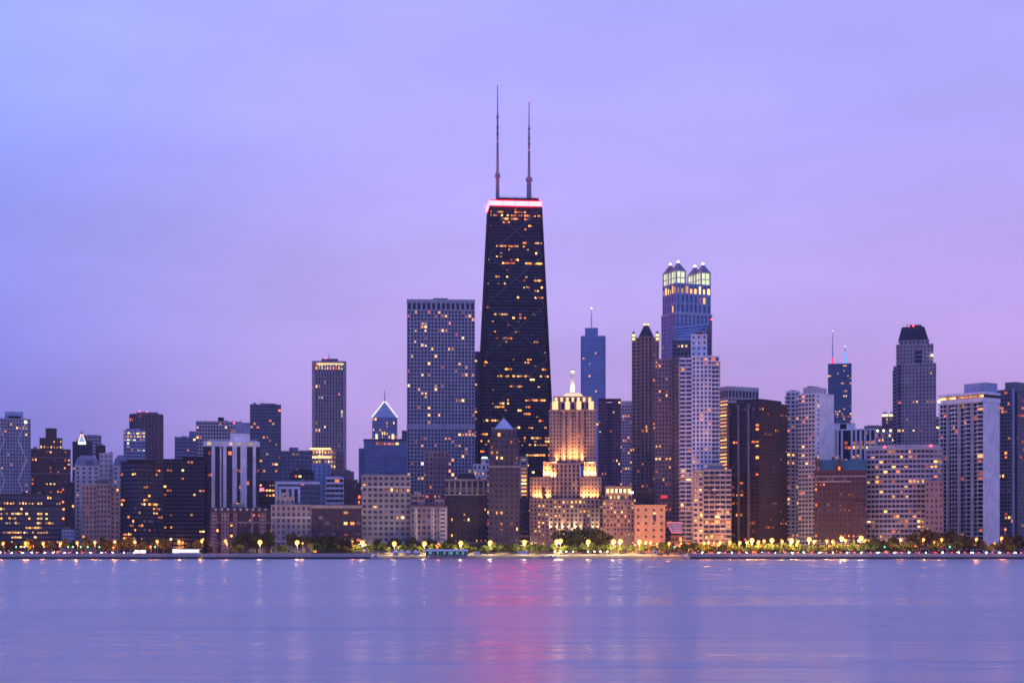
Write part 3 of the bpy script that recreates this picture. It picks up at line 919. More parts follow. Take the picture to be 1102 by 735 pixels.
# pointed tower with bulbs along its gables
s = face('pointed_tower', 'far slim tower with a pointed gable outlined by white bulbs', 400.5, 427.5, 3300, 50, 'zinc')
zt = s.z(449)
s.block(s.X0, s.X1, 0, 50, 0, zt, Style(px=4.6, py=7, fw=.6, fh=.8, glass='pale', lit=.05, pal='bright'), lit=lambda u, v: .35 if .77 < v < .88 else .04, cap=False)  # the pale glass carries distance haze in its colour
ap = s.z(430.5)
mb = MB().frustum_rect(s.X0, s.X1, 0, 50, zt, -.5, .5, 24.5, 25.5, ap)
pyr = s.part('gable_roof', mb, W('pale_blue_panel'))
MB().frustum_rect(-4.5, 4.5, -.6, 1, -.4, -.9, .9, 20.0, 22.0, s.z(436)).build('centre_fin', GL['sky'][1], s.e)
for sx in (-1, 1):
    x0 = s.X0 if sx < 0 else s.X1
    for k in range(10):
        f = (k + .5) / 10
        p = Vector((x0, -.4, zt)).lerp(Vector((0, 24.5, ap)), f)
        MB().ball(p.x + sx * .6, p.y - .5, p.z, 1.25, 6, 4).build('gable_bulb', emis('white_bulb', (1, .86, .62), 2.6), pyr)
    s.part('lit_column', MB().box((s.x(404) if sx < 0 else s.x(421.5)), (s.x(406.5) if sx < 0 else s.x(424)), -.7, -.1, s.z(473), s.z(467)), emis('cream_glow', (1, .8, .45), 1.3))
mast(s, 0, 25, ap - 1, s.z(419), 1.2, 'spire')
s.finish()

# big concrete grid
s = face('concrete_grid_tower', 'big slab tower of square concrete grid with a blank band low down', 438, 511, 1640, 46, 'grid_concrete')
zb, zc = s.z(461.5), s.z(456.5)
wst = Style(px=3.32, py=3.62, fw=.64, fh=.68, rec=.7, trim=False, lit=.07, pal='warm', glass='black', run=.25)
s.block(s.X0, s.X1, 0, s.D, 0, zb, wst(lit=.11), cap=False)
s.part('mechanical_band', MB().box(s.X0 - .25, s.X1 + .25, -.25, s.D, zb, zc), W('grid_concrete'))
s.block(s.X0, s.X1, 0, s.D, zc, s.z(334), wst, cap=False)
s.block(s.X0, s.X1, 0, s.D, s.z(334), s.z(325.5), Style(px=4.6, py=8.4, fw=.62, fh=.8, rec=1, lit=0), cap=False)
s.part('top_band', MB().box(s.X0 - .3, s.X1 + .3, -.3, s.D, s.z(325.5), s.z(322.3)), W('grid_concrete'))
s.part('penthouse', MB().box(s.x(466), s.x(482), 6, 26, s.z(322.3), s.z(320)), W('mid_grey'))
s.finish()
s = simple('slim_blue_block', 'sliver of a blue grey block against the concrete grid tower', 432.5, 440.5, 464, 1720, 20, 'zinc', Style(px=3, py=3.6, fw=.6, fh=.5, glass='blue', lit=.25, pal='gold')); s.finish()

s = face('tan_blue_tower', 'slim tan tower with a blank purple panel below its top', 457.5, 483, 1460, 26, 'rose_granite')
s.block(s.X0, s.X1, 0, s.D, 0, s.z(487), Style(px=3.2, py=4, fw=.5, fh=.55, lit=.04, glass='dark'))
s.part('blank_panel', MB().box(s.x(465.5), s.X1 - .3, -.35, -.07, s.z(503), s.z(494.5)), W('purple_granite'))
s.part('penthouse', MB().box(s.x(463), s.x(481), 5, 20, s.z(487) + .8, s.z(484)), W('rose_granite'))
s.finish()
s = face('low_bay_block', 'low tan apartment block with bay windows and dark top storey', 442.3, 481.5, 1340, 26, 'rose_granite', short='low tan bay block')
s.block(s.X0, s.X1, 0, s.D, 0, s.z(546), Style(px=4.4, py=4.4, fw=.62, fh=.58, glass='grey', lit=.03))
for pa, pb in ((445.5, 449.5), (463, 467.5), (472.5, 480.5)):
    mb = MB()
    mb.prism([(s.x(pa), -.06), (s.x(pa) + 1, -1.6), (s.x(pb) - 1, -1.6), (s.x(pb), -.06)], -.4, s.z(547))
    bay = s.part('bay', mb, W('pale_stone'))
    g = MB(); m_ = 11
    for j in range(m_):
        z = s.z(547) * (j + .5) / m_
        g.box(s.x(pa) + 1.2, s.x(pb) - 1.2, -1.72, -1.61, z - .9, z + .7)
    g.build('bay_window', GL['blue'][1], bay, kind='stuff')
s.part('cornice', MB().box(s.X0 - .3, s.X1 + .3, -.5, s.D, s.z(546) + .82, s.z(543.6)), W('red_brick'))
s.block(s.x(443), s.x(457), 7, 22, s.z(543.5), s.z(533), Style(px=4.2, py=4.6, fw=.8, fh=.6, proud='h', glass='black', lit=.02))
s.block(s.x(468), s.x(478), 9, 20, s.z(543.5), s.z(538), Style(px=4.2, py=4.6, fw=.4, fh=.4, lit=0))
s.finish()

s = face('dark_cornice_block', 'dark brown brick block with heavy pale cornices and small lit windows', 479.5, 524.5, 1370, 32, 'dark_brick', short='dark brown cornice block')
s.block(s.X0, s.X1, 0, s.D, 0, s.z(517), Style(px=3.3, py=4.2, fw=.42, fh=.52, glass='grey', lit=.05))
for pt, hh in ((533, 1.0), (517.5, 1.6), (526, .6)):
    s.part('cornice', MB().box(s.X0 - .6, s.X1 + .6, -.8, 3, s.z(pt), s.z(pt) + hh), W('beige_stone'))
for k in range(7):
    x = s.X0 + 3 + (s.X1 - s.X0 - 6) * k / 6
    s.part('pilaster', MB().box(x - .7, x + .7, -.5, -.08, s.z(532) + .1, s.z(518)), W('beige_stone'))
mb = MB().frustum_rect(s.x(490), s.x(513), 6, 26, s.z(517) + .82, s.x(494), s.x(510), 10, 22, s.z(508.5))
s.part('hipped_roof_house', mb, W('dark_brick'))
s.finish()

s = face('pyramid_topped_tower', 'dark brown tower with a pale blue pyramid and finial on top', 526, 559, 1352, 27, 'dark_stone', short='pyramid topped tower')
zt = s.z(472)
s.block(s.X0, s.X1, 0, s.D, 0, s.z(502), Style(px=3.9, py=4.3, fw=.5, fh=.5, glass='grey', lit=.08))
s.block(s.X0 + .5, s.X1 - .5, .6, s.D - .6, s.z(501), zt, Style(px=3.9, py=4.6, fw=.55, fh=.55, glass='grey', lit=.10))
s.block(s.x(529), s.x(556), 2, s.D - 2, zt + .6, s.z(462.5), Style(px=4.2, py=5, fw=.5, fh=.55, glass='grey', lit=.03))
s.part('belt_course', MB().box(s.X0 - .4, s.X1 + .4, -.5, 2, s.z(502) - 1, s.z(502) + .9), W('rose_granite'))
mb = MB().frustum_rect(s.x(531.5), s.x(553), 3, 20, s.z(462.5) + .81, s.x(542) - .2, s.x(542) + .2, 11.3, 11.7, s.z(448.5))
p = s.part('pyramid_roof', mb, wall_mat('pale_copper', (.55, .62, .72), .6))  # the roof's own pale blue, even all over
MB().bar((s.x(542), 11.5, s.z(449)), (s.x(542), 11.5, s.z(445)), .4).build('finial', W('mid_grey'), p)
for x in (s.x(530), s.x(555)):
    s.part('corner_urn', MB().cone(x, 3, s.z(462.5) + .8, s.z(459), .8, .2, 8), W('beige_stone'))
s.finish()
s = simple('narrow_gold_block', 'narrow pale block with a column of bright gold windows', 559.3, 568, 492, 1500, 20, 'cream', Style(px=6.0, py=3.8, fw=.62, fh=.5, lit=.9, pal='gold'), lit=lambda u, v: .15)
for k in range(24):
    z = s.z(492) - 10 - k * 3.4
    s.part('lit_strip', MB().box(-2.2, 2.4, -.35, -.1, z - .75, z + .75), LITM[(2, 6, 0, 2, 3)[k % 5]])
s.finish()
s = face('white_lantern_block', 'small white block with a green white lantern on its roof', 509, 527.5, 1500, 22, 'white_concrete')
s.block(s.X0, s.X1, 0, s.D, 0, s.z(500), Style(px=4.4, py=5, fw=.5, fh=.6, lit=.35, pal='mixed'))
s.block(s.x(518), s.x(526), 3, 14, s.z(499), s.z(494), Style(px=4, py=5, fw=.6, fh=.6, lit=.5, pal='mixed'))
s.part('lantern', MB().cone(s.x(521.5), 8, s.z(494) + .8, s.z(491), 3.2, 2.2, 10), emis('green_white_lantern', (.6, 1, .72), 2.0))
s.finish()
s = simple('dark_low_block', 'low unlit black block between the pyramid topped tower and floodlit tower', 558.7, 569.2, 537, 1400, 22, 'dark_metal', Style(px=3.5, py=4.2, fw=.8, fh=.5, proud='h', glass='black', lit=.01)); s.finish()

# --- the great black tapering tower
Y0 = 1725
s = Bld('tapering_tower', 'giant black tapering tower with X bracing, pink lit crown and two antennas', 'skyscraper', px2x(556, Y0), Y0, 0.0, 'black_metal', 77)
rt = 0.10
s.e.rotation_euler = (0, 0, rt)
s.z = lambda py: py2z(py, Y0 + 13)
zT = s.z(219.5)
# right-hand wall is edge on, the left wall just shows
def lerp(a, b, f): return a + (b - a) * f
def ring(z):
    f = z / zT
    h = lerp(43.6, 26.6, f); d0 = lerp(0, 12, f); d1 = lerp(62, 50, f)
    return [(-h, d0), (h, d0), (h, d1), (-h, d1)]
r0, r1 = ring(0), ring(zT)
def hlit(u, v):
    p = hlit0(u, v)
    return p * .30 if p < .5 else p
def hlit0(u, v):
    if .965 < v < .975: return .5
    if .936 < v < .955: return .38 if u > .25 else .18
    if .575 < v < .592: return .0
    if .503 < v < .513: return .8 if (.25 < u < .7 or u > .86) else .05
    if .30 < v < .335: return .55 if (u > .05 and int(u * 9) % 3 != 1) else .1
    if .345 < v < .37: return .3 if u > .5 else .06
    if v < .3: return .16 if u > .4 else .05
    if v > .6: return .14 if .12 < u < .75 else .05
    return .10
hst = Style(px=3.2, py=3.55, fw=.86, fh=.55, rec=.5, proud='h', glass='dark', lit=.1, pal='warm', run=.55)
s.cap = 100
s.facade(r0[0], r0[1], 0, zT, hst, t0=r1[0], t1=r1[1], lit=hlit)
s.facade(r0[3], r0[0], 0, zT, hst, t0=r1[3], t1=r1[0], vis=False, lit=.05)
s.facade(r0[1], r0[2], 0, zT, hst, t0=r1[1], t1=r1[2], vis=False, lit=.05)
i_ = .7
s.wall.hexa([(r0[0][0] + i_, r0[0][1] + i_, -.5), (r0[1][0] - i_, r0[1][1] + i_, -.5), (r0[2][0] - i_, r0[2][1], -.5), (r0[3][0] + i_, r0[3][1], -.5),
             (r1[0][0] + i_, r1[0][1] + i_, zT), (r1[1][0] - i_, r1[1][1] + i_, zT), (r1[2][0] - i_, r1[2][1], zT), (r1[3][0] + i_, r1[3][1], zT)])
# corner columns and the X braces
def onface(u, z, d=-.75):
    q = ring(z)
    return Vector((lerp(q[0][0], q[1][0], u), q[0][1] + d, z))
for u in (.002, .998):
    s.part('corner_column', MB().bar(onface(u, 0), onface(u, zT - 3), 2.4, 1.2), W('black_metal'))
BR = wall_mat('brace_steel', (.066, .066, .08), .6)
lev = [0, .20, .385, .555, .71, .85, .985]
for k in range(6):
    za, zb_ = lev[k] * zT, lev[k + 1] * zT
    s.part('x_brace', MB().bar(onface(.01, za), onface(.99, zb_), 1.7, .6), BR)
    s.part('x_brace', MB().bar(onface(.99, za, -.85), onface(.01, zb_, -.85), 1.7, .6), BR)
    s.part('x_brace_tie', MB().bar(onface(0.01, zb_, -.95), onface(.99, zb_, -.95), 1.4, .5), W('dark_metal'))
for u in (.2, .4, .6, .8):
    s.part('column', MB().bar(onface(u, 0, -.55), onface(u, zT - 4, -.55), .9, .5), W('dark_metal'))
# dark top storeys and pink crown
q = r1
s.part('crown_housing', MB().box(q[0][0] + .4, q[1][0] - .4, q[0][1] + .6, q[2][1] - .6, zT + .01, s.z(215.6)), W('black_metal'))
pink = emis('pink_crown_light', (1, .004, .0063), 225.0, True)
for k in range(4):
    a = q[0][0] + (q[1][0] - q[0][0]) * (k + .02) / 4; b = q[0][0] + (q[1][0] - q[0][0]) * (k + .98) / 4
    s.part('crown_light', MB().box(a, b, q[0][1] - .6, q[0][1] + .55, zT - 2.2, s.z(217.0)), pink)
s.part('crown_light', MB().box(q[0][0] - .6, q[0][0] + .35, q[0][1] + 1.2, q[3][1] - 1, zT - 2.2, s.z(217.0)), pink)
s.part('crown_light', MB().box(q[1][0] - .35, q[1][0] + .6, q[0][1] + 1.2, q[3][1] - 1, zT - 2.2, s.z(217.0)), pink)
ph = s.part('penthouse', MB().box(-17, 21, 20, 42, s.z(215.6), s.z(211.5)), wall_mat('maroon_cladding', (.10, .03, .05)))
mb = MB()
for k in range(16):
    x = -16 + 36 * k / 15
    mb.bar((x, 21, s.z(211.5)), (x, 21, s.z(209.6)), .25)
mb.bar((-16, 21, s.z(209.8)), (20, 21, s.z(209.8)), .2)
mb.build('railing', W('mid_grey'), ph)
s.part('dish_platform', MB().box(19, 25.5, 22, 30, s.z(214.2), s.z(210.8)), wall_mat('maroon_cladding', (.10, .03, .05)))
def antenna(x, top, wide):
    base = s.z(211.5)
    zt_ = py2z(top, Y0 + 30)
    hh = zt_ - base
    a = s.part('antenna', MB().cone(x, 30, base - 1, base + hh * .20, 2.1 + wide, 1.7 + wide, 10), W('grey_concrete'))
    mb = MB()
    z0_, z1_ = base + hh * .20, base + hh * .74
    n = 12
    for k in range(4):
        sx, sy = (-1, -1, 1, 1)[k], (-1, 1, 1, -1)[k]
        mb.bar((x + sx * 1.15, 30 + sy * 1.15, z0_), (x + sx * .55, 30 + sy * .55, z1_), .42)
    for j in range(n):
        f0, f1 = j / n, (j + 1) / n
        w0, w1 = lerp(1.15, .55, f0), lerp(1.15, .55, f1)
        za, zb_ = lerp(z0_, z1_, f0), lerp(z0_, z1_, f1)
        for sy in (-1, 1):
            mb.bar((x - w0, 30 + sy * w0, za), (x + w1, 30 + sy * w1, zb_), .3)
            mb.bar((x + w0, 30 + sy * w0, za), (x - w1, 30 + sy * w1, zb_), .3)
    mb.cone(x, 30, z0_, z1_, .55, .45, 6)
    mb.build('lattice_section', wall_mat('antenna_grey', (.33, .31, .36)), a)
    MB().cone(x, 30, base + hh * .19, base + hh * .225, 3.0 + wide, 2.6 + wide, 10).build('collar', W('grey_concrete'), a)
    MB().cone(x, 30, z1_, zt_, .6, .35, 6).build('whip', wall_mat('antenna_red', (.30, .16, .20)), a)
    for f in (.5, 1.0):
        MB().ball(x, 29, base + hh * f, .42, 8, 5).build('beacon_light', emis('mast_beacon_light', (1, .08, .09), 5), a)
    for f in (.56, .62, .71):
        MB().box(x - 1.4, x + 1.4, 29, 31, base + hh * f, base + hh * f + 1.0).build('antenna_panel', W('mid_grey'), a)
antenna(-17.0, 91.5, 0.0)
antenna(16.2, 108, .6)
s.finish()
footprints.append(('tapering tower', [(px2x(556, Y0) + x * math.cos(rt) - y * math.sin(rt), Y0 + x * math.sin(rt) + y * math.cos(rt)) for x, y in r0]))

s = simple('dark_slab', 'dark slab just showing between the concrete grid and black tapering towers', 500, 517, 379, 1860, 26, 'purple_granite', Style(px=3.4, py=3.8, fw=.8, fh=.5, proud='h', lit=.05)); s.finish()
# --- floodlit stepped tower
FLOOD = 1.3
def flood(s, x, y, z, w, power, c=(1, .50, .20), aim=(0, .42, 1), d=1.2, spread=110):
    l = bpy.data.lights.new('floodlight', 'AREA')
    l.shape = 'RECTANGLE'; l.size = w; l.size_y = d
    l.energy = power * FLOOD; l.color = c; l.spread = R(spread)
    o = bpy.data.objects.new('floodlight', l)
    o.parent = s.e
    o.location = (x, y, z)
    o.rotation_euler = Vector(aim).to_track_quat('-Z', 'Y').to_euler()
    col.objects.link(o)

Yp = 1392
s = face('floodlit_tower', 'stepped limestone tower floodlit gold with a beacon pillar on top', 570, 649, Yp, 62, 'floodlit_limestone', cat='tower', short='floodlit stepped tower')
K = Yp / F
ws = Style(px=3.0, py=3.5, fw=.5, fh=.5, glass='dark', lit=.22, pal='gold', run=.2)
def lowlit(u, v): return .34 if v > .72 else (.24 if v > .3 else .08)
s.block(s.x(570), s.x(590.8), .4, 30, 0, s.z(537.5), ws, lit=lowlit)
s.block(s.x(591), s.x(649), 0, 40, 0, s.z(537.5), Style(px=3.5, py=3.6, fw=.5, fh=.55, lit=.2, pal='gold', run=.2), lit=lowlit)
# second tier: two wings and a taller centre
t2 = Style(px=3.2, py=3.7, fw=.42, fh=.5, lit=.03, pal='gold')
zb = s.z(537.5)
s.block(s.x(569.5) + .5, s.x(593), 5, 34, zb + .8, s.z(514), t2)
s.block(s.x(624.5), s.x(648) - .5, 5, 34, zb + .8, s.z(514), t2)
s.block(s.x(593) + .1, s.x(624.5) - .1, 6.5, 40, zb + .8, s.z(499), Style(px=3.4, py=3.7, fw=.45, fh=.72, lit=.03, pal='orange'), sides='f')
# third tier wings
zc = s.z(514)
s.block(s.x(584.5), s.x(598.5), 8, 36, zc + .8, s.z(497.5), Style(px=3.6, py=3.8, fw=.35, fh=.35, lit=0))
s.block(s.x(628.5), s.x(641.5), 8, 36, zc + .8, s.z(497.5), Style(px=3.6, py=3.8, fw=.35, fh=.35, lit=0))
# shaft with projecting piers and dark window channels
zd = s.z(497.5) + .8
y_s = 12.0
ztop = s.z(441)
s.block(s.x(591.2), s.x(641.6), y_s, 48, s.z(499) + .85, ztop, Style(px=2.55, py=3.25, fw=.52, fh=.62, rec=.5, lit=.02, pal='orange'), cap=False, stl=ws(lit=0))
for pa, pb in ((591, 602.2), (605.6, 608), (610.4, 614), (619.6, 622.6), (625.4, 628), (631.2, 641.8)):
    if pb - pa > 6:
        # wide piers carry their own windows
        s.block(s.x(pa), s.x(pb), y_s - 1.6, y_s + .3, s.z(499) + .85, ztop, Style(px=2.9, py=3.25, fw=.40, fh=.5, rec=.35, lit=0), cap=False, sides='f')
    else:
        s.part('pier', MB().box(s.x(pa), s.x(pb), y_s - 1.3, y_s - .07, s.z(499) + .85, ztop), W('floodlit_limestone'))
s.part('cornice', MB().box(s.x(591) - .4, s.x(641.8) + .4, y_s - 2, 48.3, ztop, ztop + 1.0), W('floodlit_limestone'))
# crown of lit bays, in two storeys
z1, z2, z3 = ztop + 1.0, s.z(431.5), s.z(426)
s.block(s.x(592.3), s.x(640.5), y_s - 1, 47, z1, z2, Style(px=4.0, py=8.0, fw=.62, fh=.82, lit=0), cap=False)
for pa, pb in ((594.2, 600.6), (608.4, 613.2), (620.6, 625.6), (633.6, 639)):
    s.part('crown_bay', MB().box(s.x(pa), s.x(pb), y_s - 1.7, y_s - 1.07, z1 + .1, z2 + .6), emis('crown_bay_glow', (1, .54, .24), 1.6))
s.block(s.x(595.5), s.x(637.6), y_s + 1, 45, z2, z3, Style(px=4.2, py=6, fw=.5, fh=.7, lit=0), cap=True, parapet=.9)
for k in range(7):
    pm = 598.3 + k * 6.1
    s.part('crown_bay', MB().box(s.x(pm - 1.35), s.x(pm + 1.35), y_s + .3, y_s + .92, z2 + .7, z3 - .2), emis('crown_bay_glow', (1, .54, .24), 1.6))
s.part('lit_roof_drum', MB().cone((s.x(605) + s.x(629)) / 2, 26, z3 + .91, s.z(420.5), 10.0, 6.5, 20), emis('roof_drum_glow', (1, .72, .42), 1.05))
xb = s.x(616.3)
zz_ = s.z(420.5)
b = s.part('beacon_pillar', MB().cone(xb, 26, zz_, s.z(399), 2.0, 1.2, 10), wall_mat('beacon_stone', (.7, .66, .58)))
MB().cone(xb, 26, s.z(399), s.z(398), 1.9, 1.9, 12).build('beacon_gallery', W('pale_stone'), b)
MB().cone(xb, 26, s.z(398), s.z(395.2), 1.6, 1.6, 10).build('beacon_lantern', emis('beacon_lantern_glow', (1, .92, .8), 1.3), b)
MB().ball(xb, 26, s.z(394.9), 1.6, 10, 6, .6).build('beacon_dome', W('pale_stone'), b)
for dx in (-3.2, 3.2):
    flood(s, xb + dx, 22.5, zz_ + .3, 1, 900, (1, .8, .6), (-dx * .25, .75, 3), 1)
s.part('statue_niche', MB().box(s.x(583), s.x(586.5), 3.2, 4.9, zb + .8, s.z(526)), W('dark_brick'))
s.part('statue_niche', MB().frustum_rect(s.x(583), s.x(586.5), 3.2, 4.9, s.z(526), s.x(584.6), s.x(584.9), 4, 4.1, s.z(523.5)), W('dark_brick'))
# the lights themselves
G = (1, .385, .10)
for pa, p_ in ((596.5, 9500), (606.8, 2000), (617, 3400), (626.8, 2000), (636.5, 9500)):
    flood(s, s.x(pa), y_s - 3.6, s.z(499) + 1.4, 4.5, p_ * .9, G, (0, .24, 1), 1.2, 70)
for pa in (588, 594.5, 632, 638.5):
    flood(s, s.x(pa), 5.9, zc + 1.5, 5, 3600, G)
for pa, p_ in ((577, 1400), (581.5, 1800), (589, 2600), (629, 2200), (637, 1700), (645, 2600)):
    flood(s, s.x(pa), 3.0, zb + 1.4, 3.5, p_, G)
for pa, p_ in ((592.5, 1900), (599, 800), (605.5, 1400), (612, 900), (619, 2000), (625, 800), (638, 1100), (643, 1100)):
    flood(s, s.x(pa), -1.1, s.z(572), .7, p_ * .30, (1, .72, .42), (0, .10, 1), .7, 40)
for x in (s.x(586), s.x(600), s.x(622), s.x(646)):
    s.part('roof_unit', MB().box(x - 1.6, x + 1.6, 2.4, 4.2, zb + .8, zb + 2.4), W('dark_brick'))
s.finish()

s = face('lit_hotel', 'reddish hotel dotted with small lit windows and a bright rooftop colonnade', 648.7, 682.5, 1365, 30, 'sandstone', short='lit reddish hotel')
zt = s.z(539)
s.block(s.X0, s.X1, 0, s.D, 0, zt, Style(px=3.0, py=3.7, fw=.5, fh=.52, lit=.4, pal='gold', run=.3))
s.block(s.X0 + 2, s.X1 - 2, 4, s.D - 2, zt + .8, s.z(525), Style(px=3.2, py=5, fw=.5, fh=.55, lit=.3, pal='gold'))
s.part('cornice', MB().box(s.X0 + 1.4, s.X1 - 1.4, 3.2, s.D - 1, s.z(525) + .81, s.z(523)), W('sandstone'))
for k in range(6):
    x = s.X0 + 4 + (s.X1 - s.X0 - 8) * k / 5
    s.part('colonnade_lamp', MB().box(x - 1.0, x + 1.0, 3.0, 3.8, s.z(530), s.z(526)), emis('colonnade_glow', (1, .62, .25), 2.2))
s.part('roof_sign', MB().box(s.X1 - 4, s.X1 - .5, 2.6, 3.1, s.z(531), s.z(528.5)), emis('white_green_sign', (.8, 1, .75), 2.0))
s.finish()

s = face('dark_slot_tower', 'purple grey tower with a dark blue glass slot down its middle', 644, 668, 1850, 26, 'purple_granite')
zt = s.z(431)
s.block(s.X0, s.x(653), 0, s.D, 0, zt, Style(px=3.2, py=3.6, fw=.5, fh=.6, lit=.06, pal='mixed'))
s.block(s.x(653) + .1, s.x(659) - .1, 1.2, s.D, 0, zt - 3, Style(px=3.0, py=3.6, fw=.94, fh=.7, glass='blue', lit=.04), sides='f')
s.block(s.x(659), s.X1, 0, s.D, 0, zt - .1, Style(px=3.2, py=3.6, fw=.5, fh=.6, lit=.06, pal='mixed'))
s.part('roof_slab', MB().box(s.X0 - .4, s.X1 + .4, -.5, s.D, zt + .81, s.z(429)), W('dark_brick'))
s.finish()
s = simple('pale_grid_tower', 'pale lilac gridded tower squeezed between the dark slot tower and brown pyramid roofed tower', 667, 683, 436, 1960, 26, 'pale_stone', Style(px=3.1, py=3.6, fw=.6, fh=.55, lit=.08), pent=((668.5, 680.5, 431.5),)); s.finish()

# far blue glass tower with spire
s = face('blue_glass_tower', 'far smooth blue glass tower with rounded shoulders and a thin spire', 625, 651.8, 2900, 46, 'pale_blue_panel', cat='skyscraper')
bst = Style(px=3.4, py=4.4, fw=.92, fh=.8, rec=.15, glass='pale', lit=.018, pal='warm')  # lighter glass imitates the haze in front of this far tower
s.block(s.X0, s.X1, 4, 44, 0, s.z(362), bst, cap=False)
s.block(s.X0 + 3, s.X1 - 5, 0, 3.9, 0, s.z(362) - .2, bst, cap=False)
s.block(s.x(629.6), s.x(643.5), 6, 36, s.z(362), s.z(352.8), bst, parapet=.6)
s.part('shoulder', MB().box(s.X0 + 1, s.X1 - 1, 4, 44, s.z(362) + .02, s.z(361)), W('pale_blue_panel'))
sp = s.part('spire', MB().cone(s.x(636.6), 20, s.z(352.5), s.z(330), 1.4, .4, 8), W('white_concrete'))
beacon(s, s.x(636.6), 18, s.z(330), 'white', .9)
s.finish()

# brown tower with dark pyramid and gold lit corners
s = face('pyramid_roofed_tower', 'slim brown tower with a dark steep hipped roof and glowing corners', 680, 709.3, 1510, 30, 'warm_brown')
zt = s.z(364)
wst = Style(px=3.0, py=3.3, fw=.42, fh=.5, lit=.02, pal='warm')
s.block(s.X0, s.x(689.5), 0, s.D, 0, zt, Style(px=3.4, py=3.3, fw=.62, fh=.55, lit=.02), sides='fl')
s.block(s.x(689.6), s.x(702), .8, s.D, 0, zt + 1, Style(px=3.4, py=3.3, fw=.5, fh=.72, lit=.05, glass='blue'), sides='f')
s.block(s.x(702.1), s.X1, 0, s.D, 0, zt, wst(lit=.06), sides='fr')
mb = MB().frustum_rect(s.x(687.3), s.x(703.5), 3, 24, zt + 1.9, s.x(693), s.x(698), 11, 16, s.z(348.5))
p = s.part('hipped_roof', mb, W('slate_roof'))
for x in (693.3, 695.5, 697.7):
    MB().ball(s.x(x), 11, s.z(347.6), .75, 8, 5).build('roof_lamp', emis('red_gold_lamp', (1, .35, .15), 4), p)
s.part('roof_crown', MB().box(s.x(693), s.x(698), 11, 16, s.z(348.5), s.z(347.5)), W('beige_stone'))
for a, b in ((680.3, 683.6), (705.7, 709)):
    t = s.part('corner_turret', MB().box(s.x(a), s.x(b), -.3, 3, zt + .81, s.z(358.5)), W('beige_stone'))
    MB().frustum_rect(s.x(a), s.x(b), -.3, 3, s.z(358.5), s.x((a + b) / 2) - .1, s.x((a + b) / 2) + .1, 1.3, 1.4, s.z(356)).build('turret_roof', W('slate_roof'), t)
    for zz in (366, 362):
        MB().box(s.x(a) + .3, s.x(b) - .3, -.75, -.42, s.z(zz), s.z(zz - 2.2)).build('turret_lamp', emis('green_gold_lamp', (1, .85, .25), 2.6), t)
s.finish()

# four lantern tower
s = corner('lantern_tower', 'tall blue grey tower crowned by green gold lanterns with pointed caps', 713, 727.5, 765, 1640, 66, 'pale_blue_panel', cat='skyscraper')
lst = Style(px=4.8, py=4.0, fw=.55, fh=.74, glass='sky', lit=.015, pal='orange', rec=.5)
zA, zB, zC = s.z(338), s.z(316), s.z(305)
s.block(s.X0 - .9, .9, -.9, s.D + .9, 0, zA, lst, vis='fr')
s.part('belt_course', MB().box(s.X0 - 1.2, 1.2, -1.2, s.D + 1, zA + .81, zA + 1.8), W('pale_stone'))
s.block(s.X0, 0, 0, s.D, zA + 1.8, zB, Style(px=4.8, py=9.0, fw=.55, fh=.82, glass='sky', lit=.03, rec=.6, pal='orange'), vis='fr', cap=False)
s.block(s.X0, 0, 0, s.D, zB, zC, Style(px=4.9, py=10.0, fw=.58, fh=.76, lit=1, pal='bright'), vis='fr', lit=lambda u, v: 1.0)
T = 11.4
hx, hy = -s.X0, s.D
for (cx_, cy_) in ((-T / 2, T / 2), (s.X0 + T / 2, T / 2), (-T / 2, s.D - T / 2), (s.X0 + T / 2, s.D - T / 2)):
    mb = MB()
    z0, z1 = zC + .81, zC + 12.0
    tr = s.part('turret', MB().box(cx_ - T / 2 + 1.2, cx_ + T / 2 - 1.2, cy_ - T / 2 + 1.2, cy_ + T / 2 - 1.2, z0, z1), emis('lantern_green_gold', (.90, 1, .58), 1.0))
    fr_ = MB()
    for ax in (-1, 1):
        for ay in (-1, 1):
            fr_.box(cx_ + ax * T / 2 - (1.3 if ax > 0 else 0), cx_ + ax * T / 2 + (1.3 if ax < 0 else 0), cy_ + ay * T / 2 - (1.3 if ay > 0 else 0), cy_ + ay * T / 2 + (1.3 if ay < 0 else 0), z0 - .005, z1 + .3)
    fr_.box(cx_ - T / 2 - .1, cx_ + T / 2 + .1, cy_ - T / 2 - .1, cy_ + T / 2 + .1, z1 + .3, z1 + 1.3)
    fr_.box(cx_ - T / 2 + .6, cx_ + T / 2 - .6, cy_ - T / 2 + .7, cy_ + T / 2 - .7, z0 + 4.8, z0 + 5.6)
    fr_.box(cx_ - .35, cx_ + .35, cy_ - T / 2 + .65, cy_ + T / 2 - .65, z0 + .01, z1)
    fr_.box(cx_ - T / 2 + .65, cx_ + T / 2 - .65, cy_ - .3, cy_ + .3, z0 + .02, z1 - .02)
    fr_.build('turret_frame', W('pale_stone'), tr)
    MB().frustum_rect(cx_ - T / 2 + .3, cx_ + T / 2 - .3, cy_ - T / 2 + .3, cy_ + T / 2 - .3, z1 + 1.31, cx_ - .7, cx_ + .7, cy_ - .7, cy_ + .7, z1 + 9.5).build('turret_roof', W('zinc'), tr)
    MB().ball(cx_, cy_, z1 + 10.3, 1.35, 8, 6).build('finial_lamp', emis('finial_glow', (.85, 1, .72), 3), tr)
s.finish()

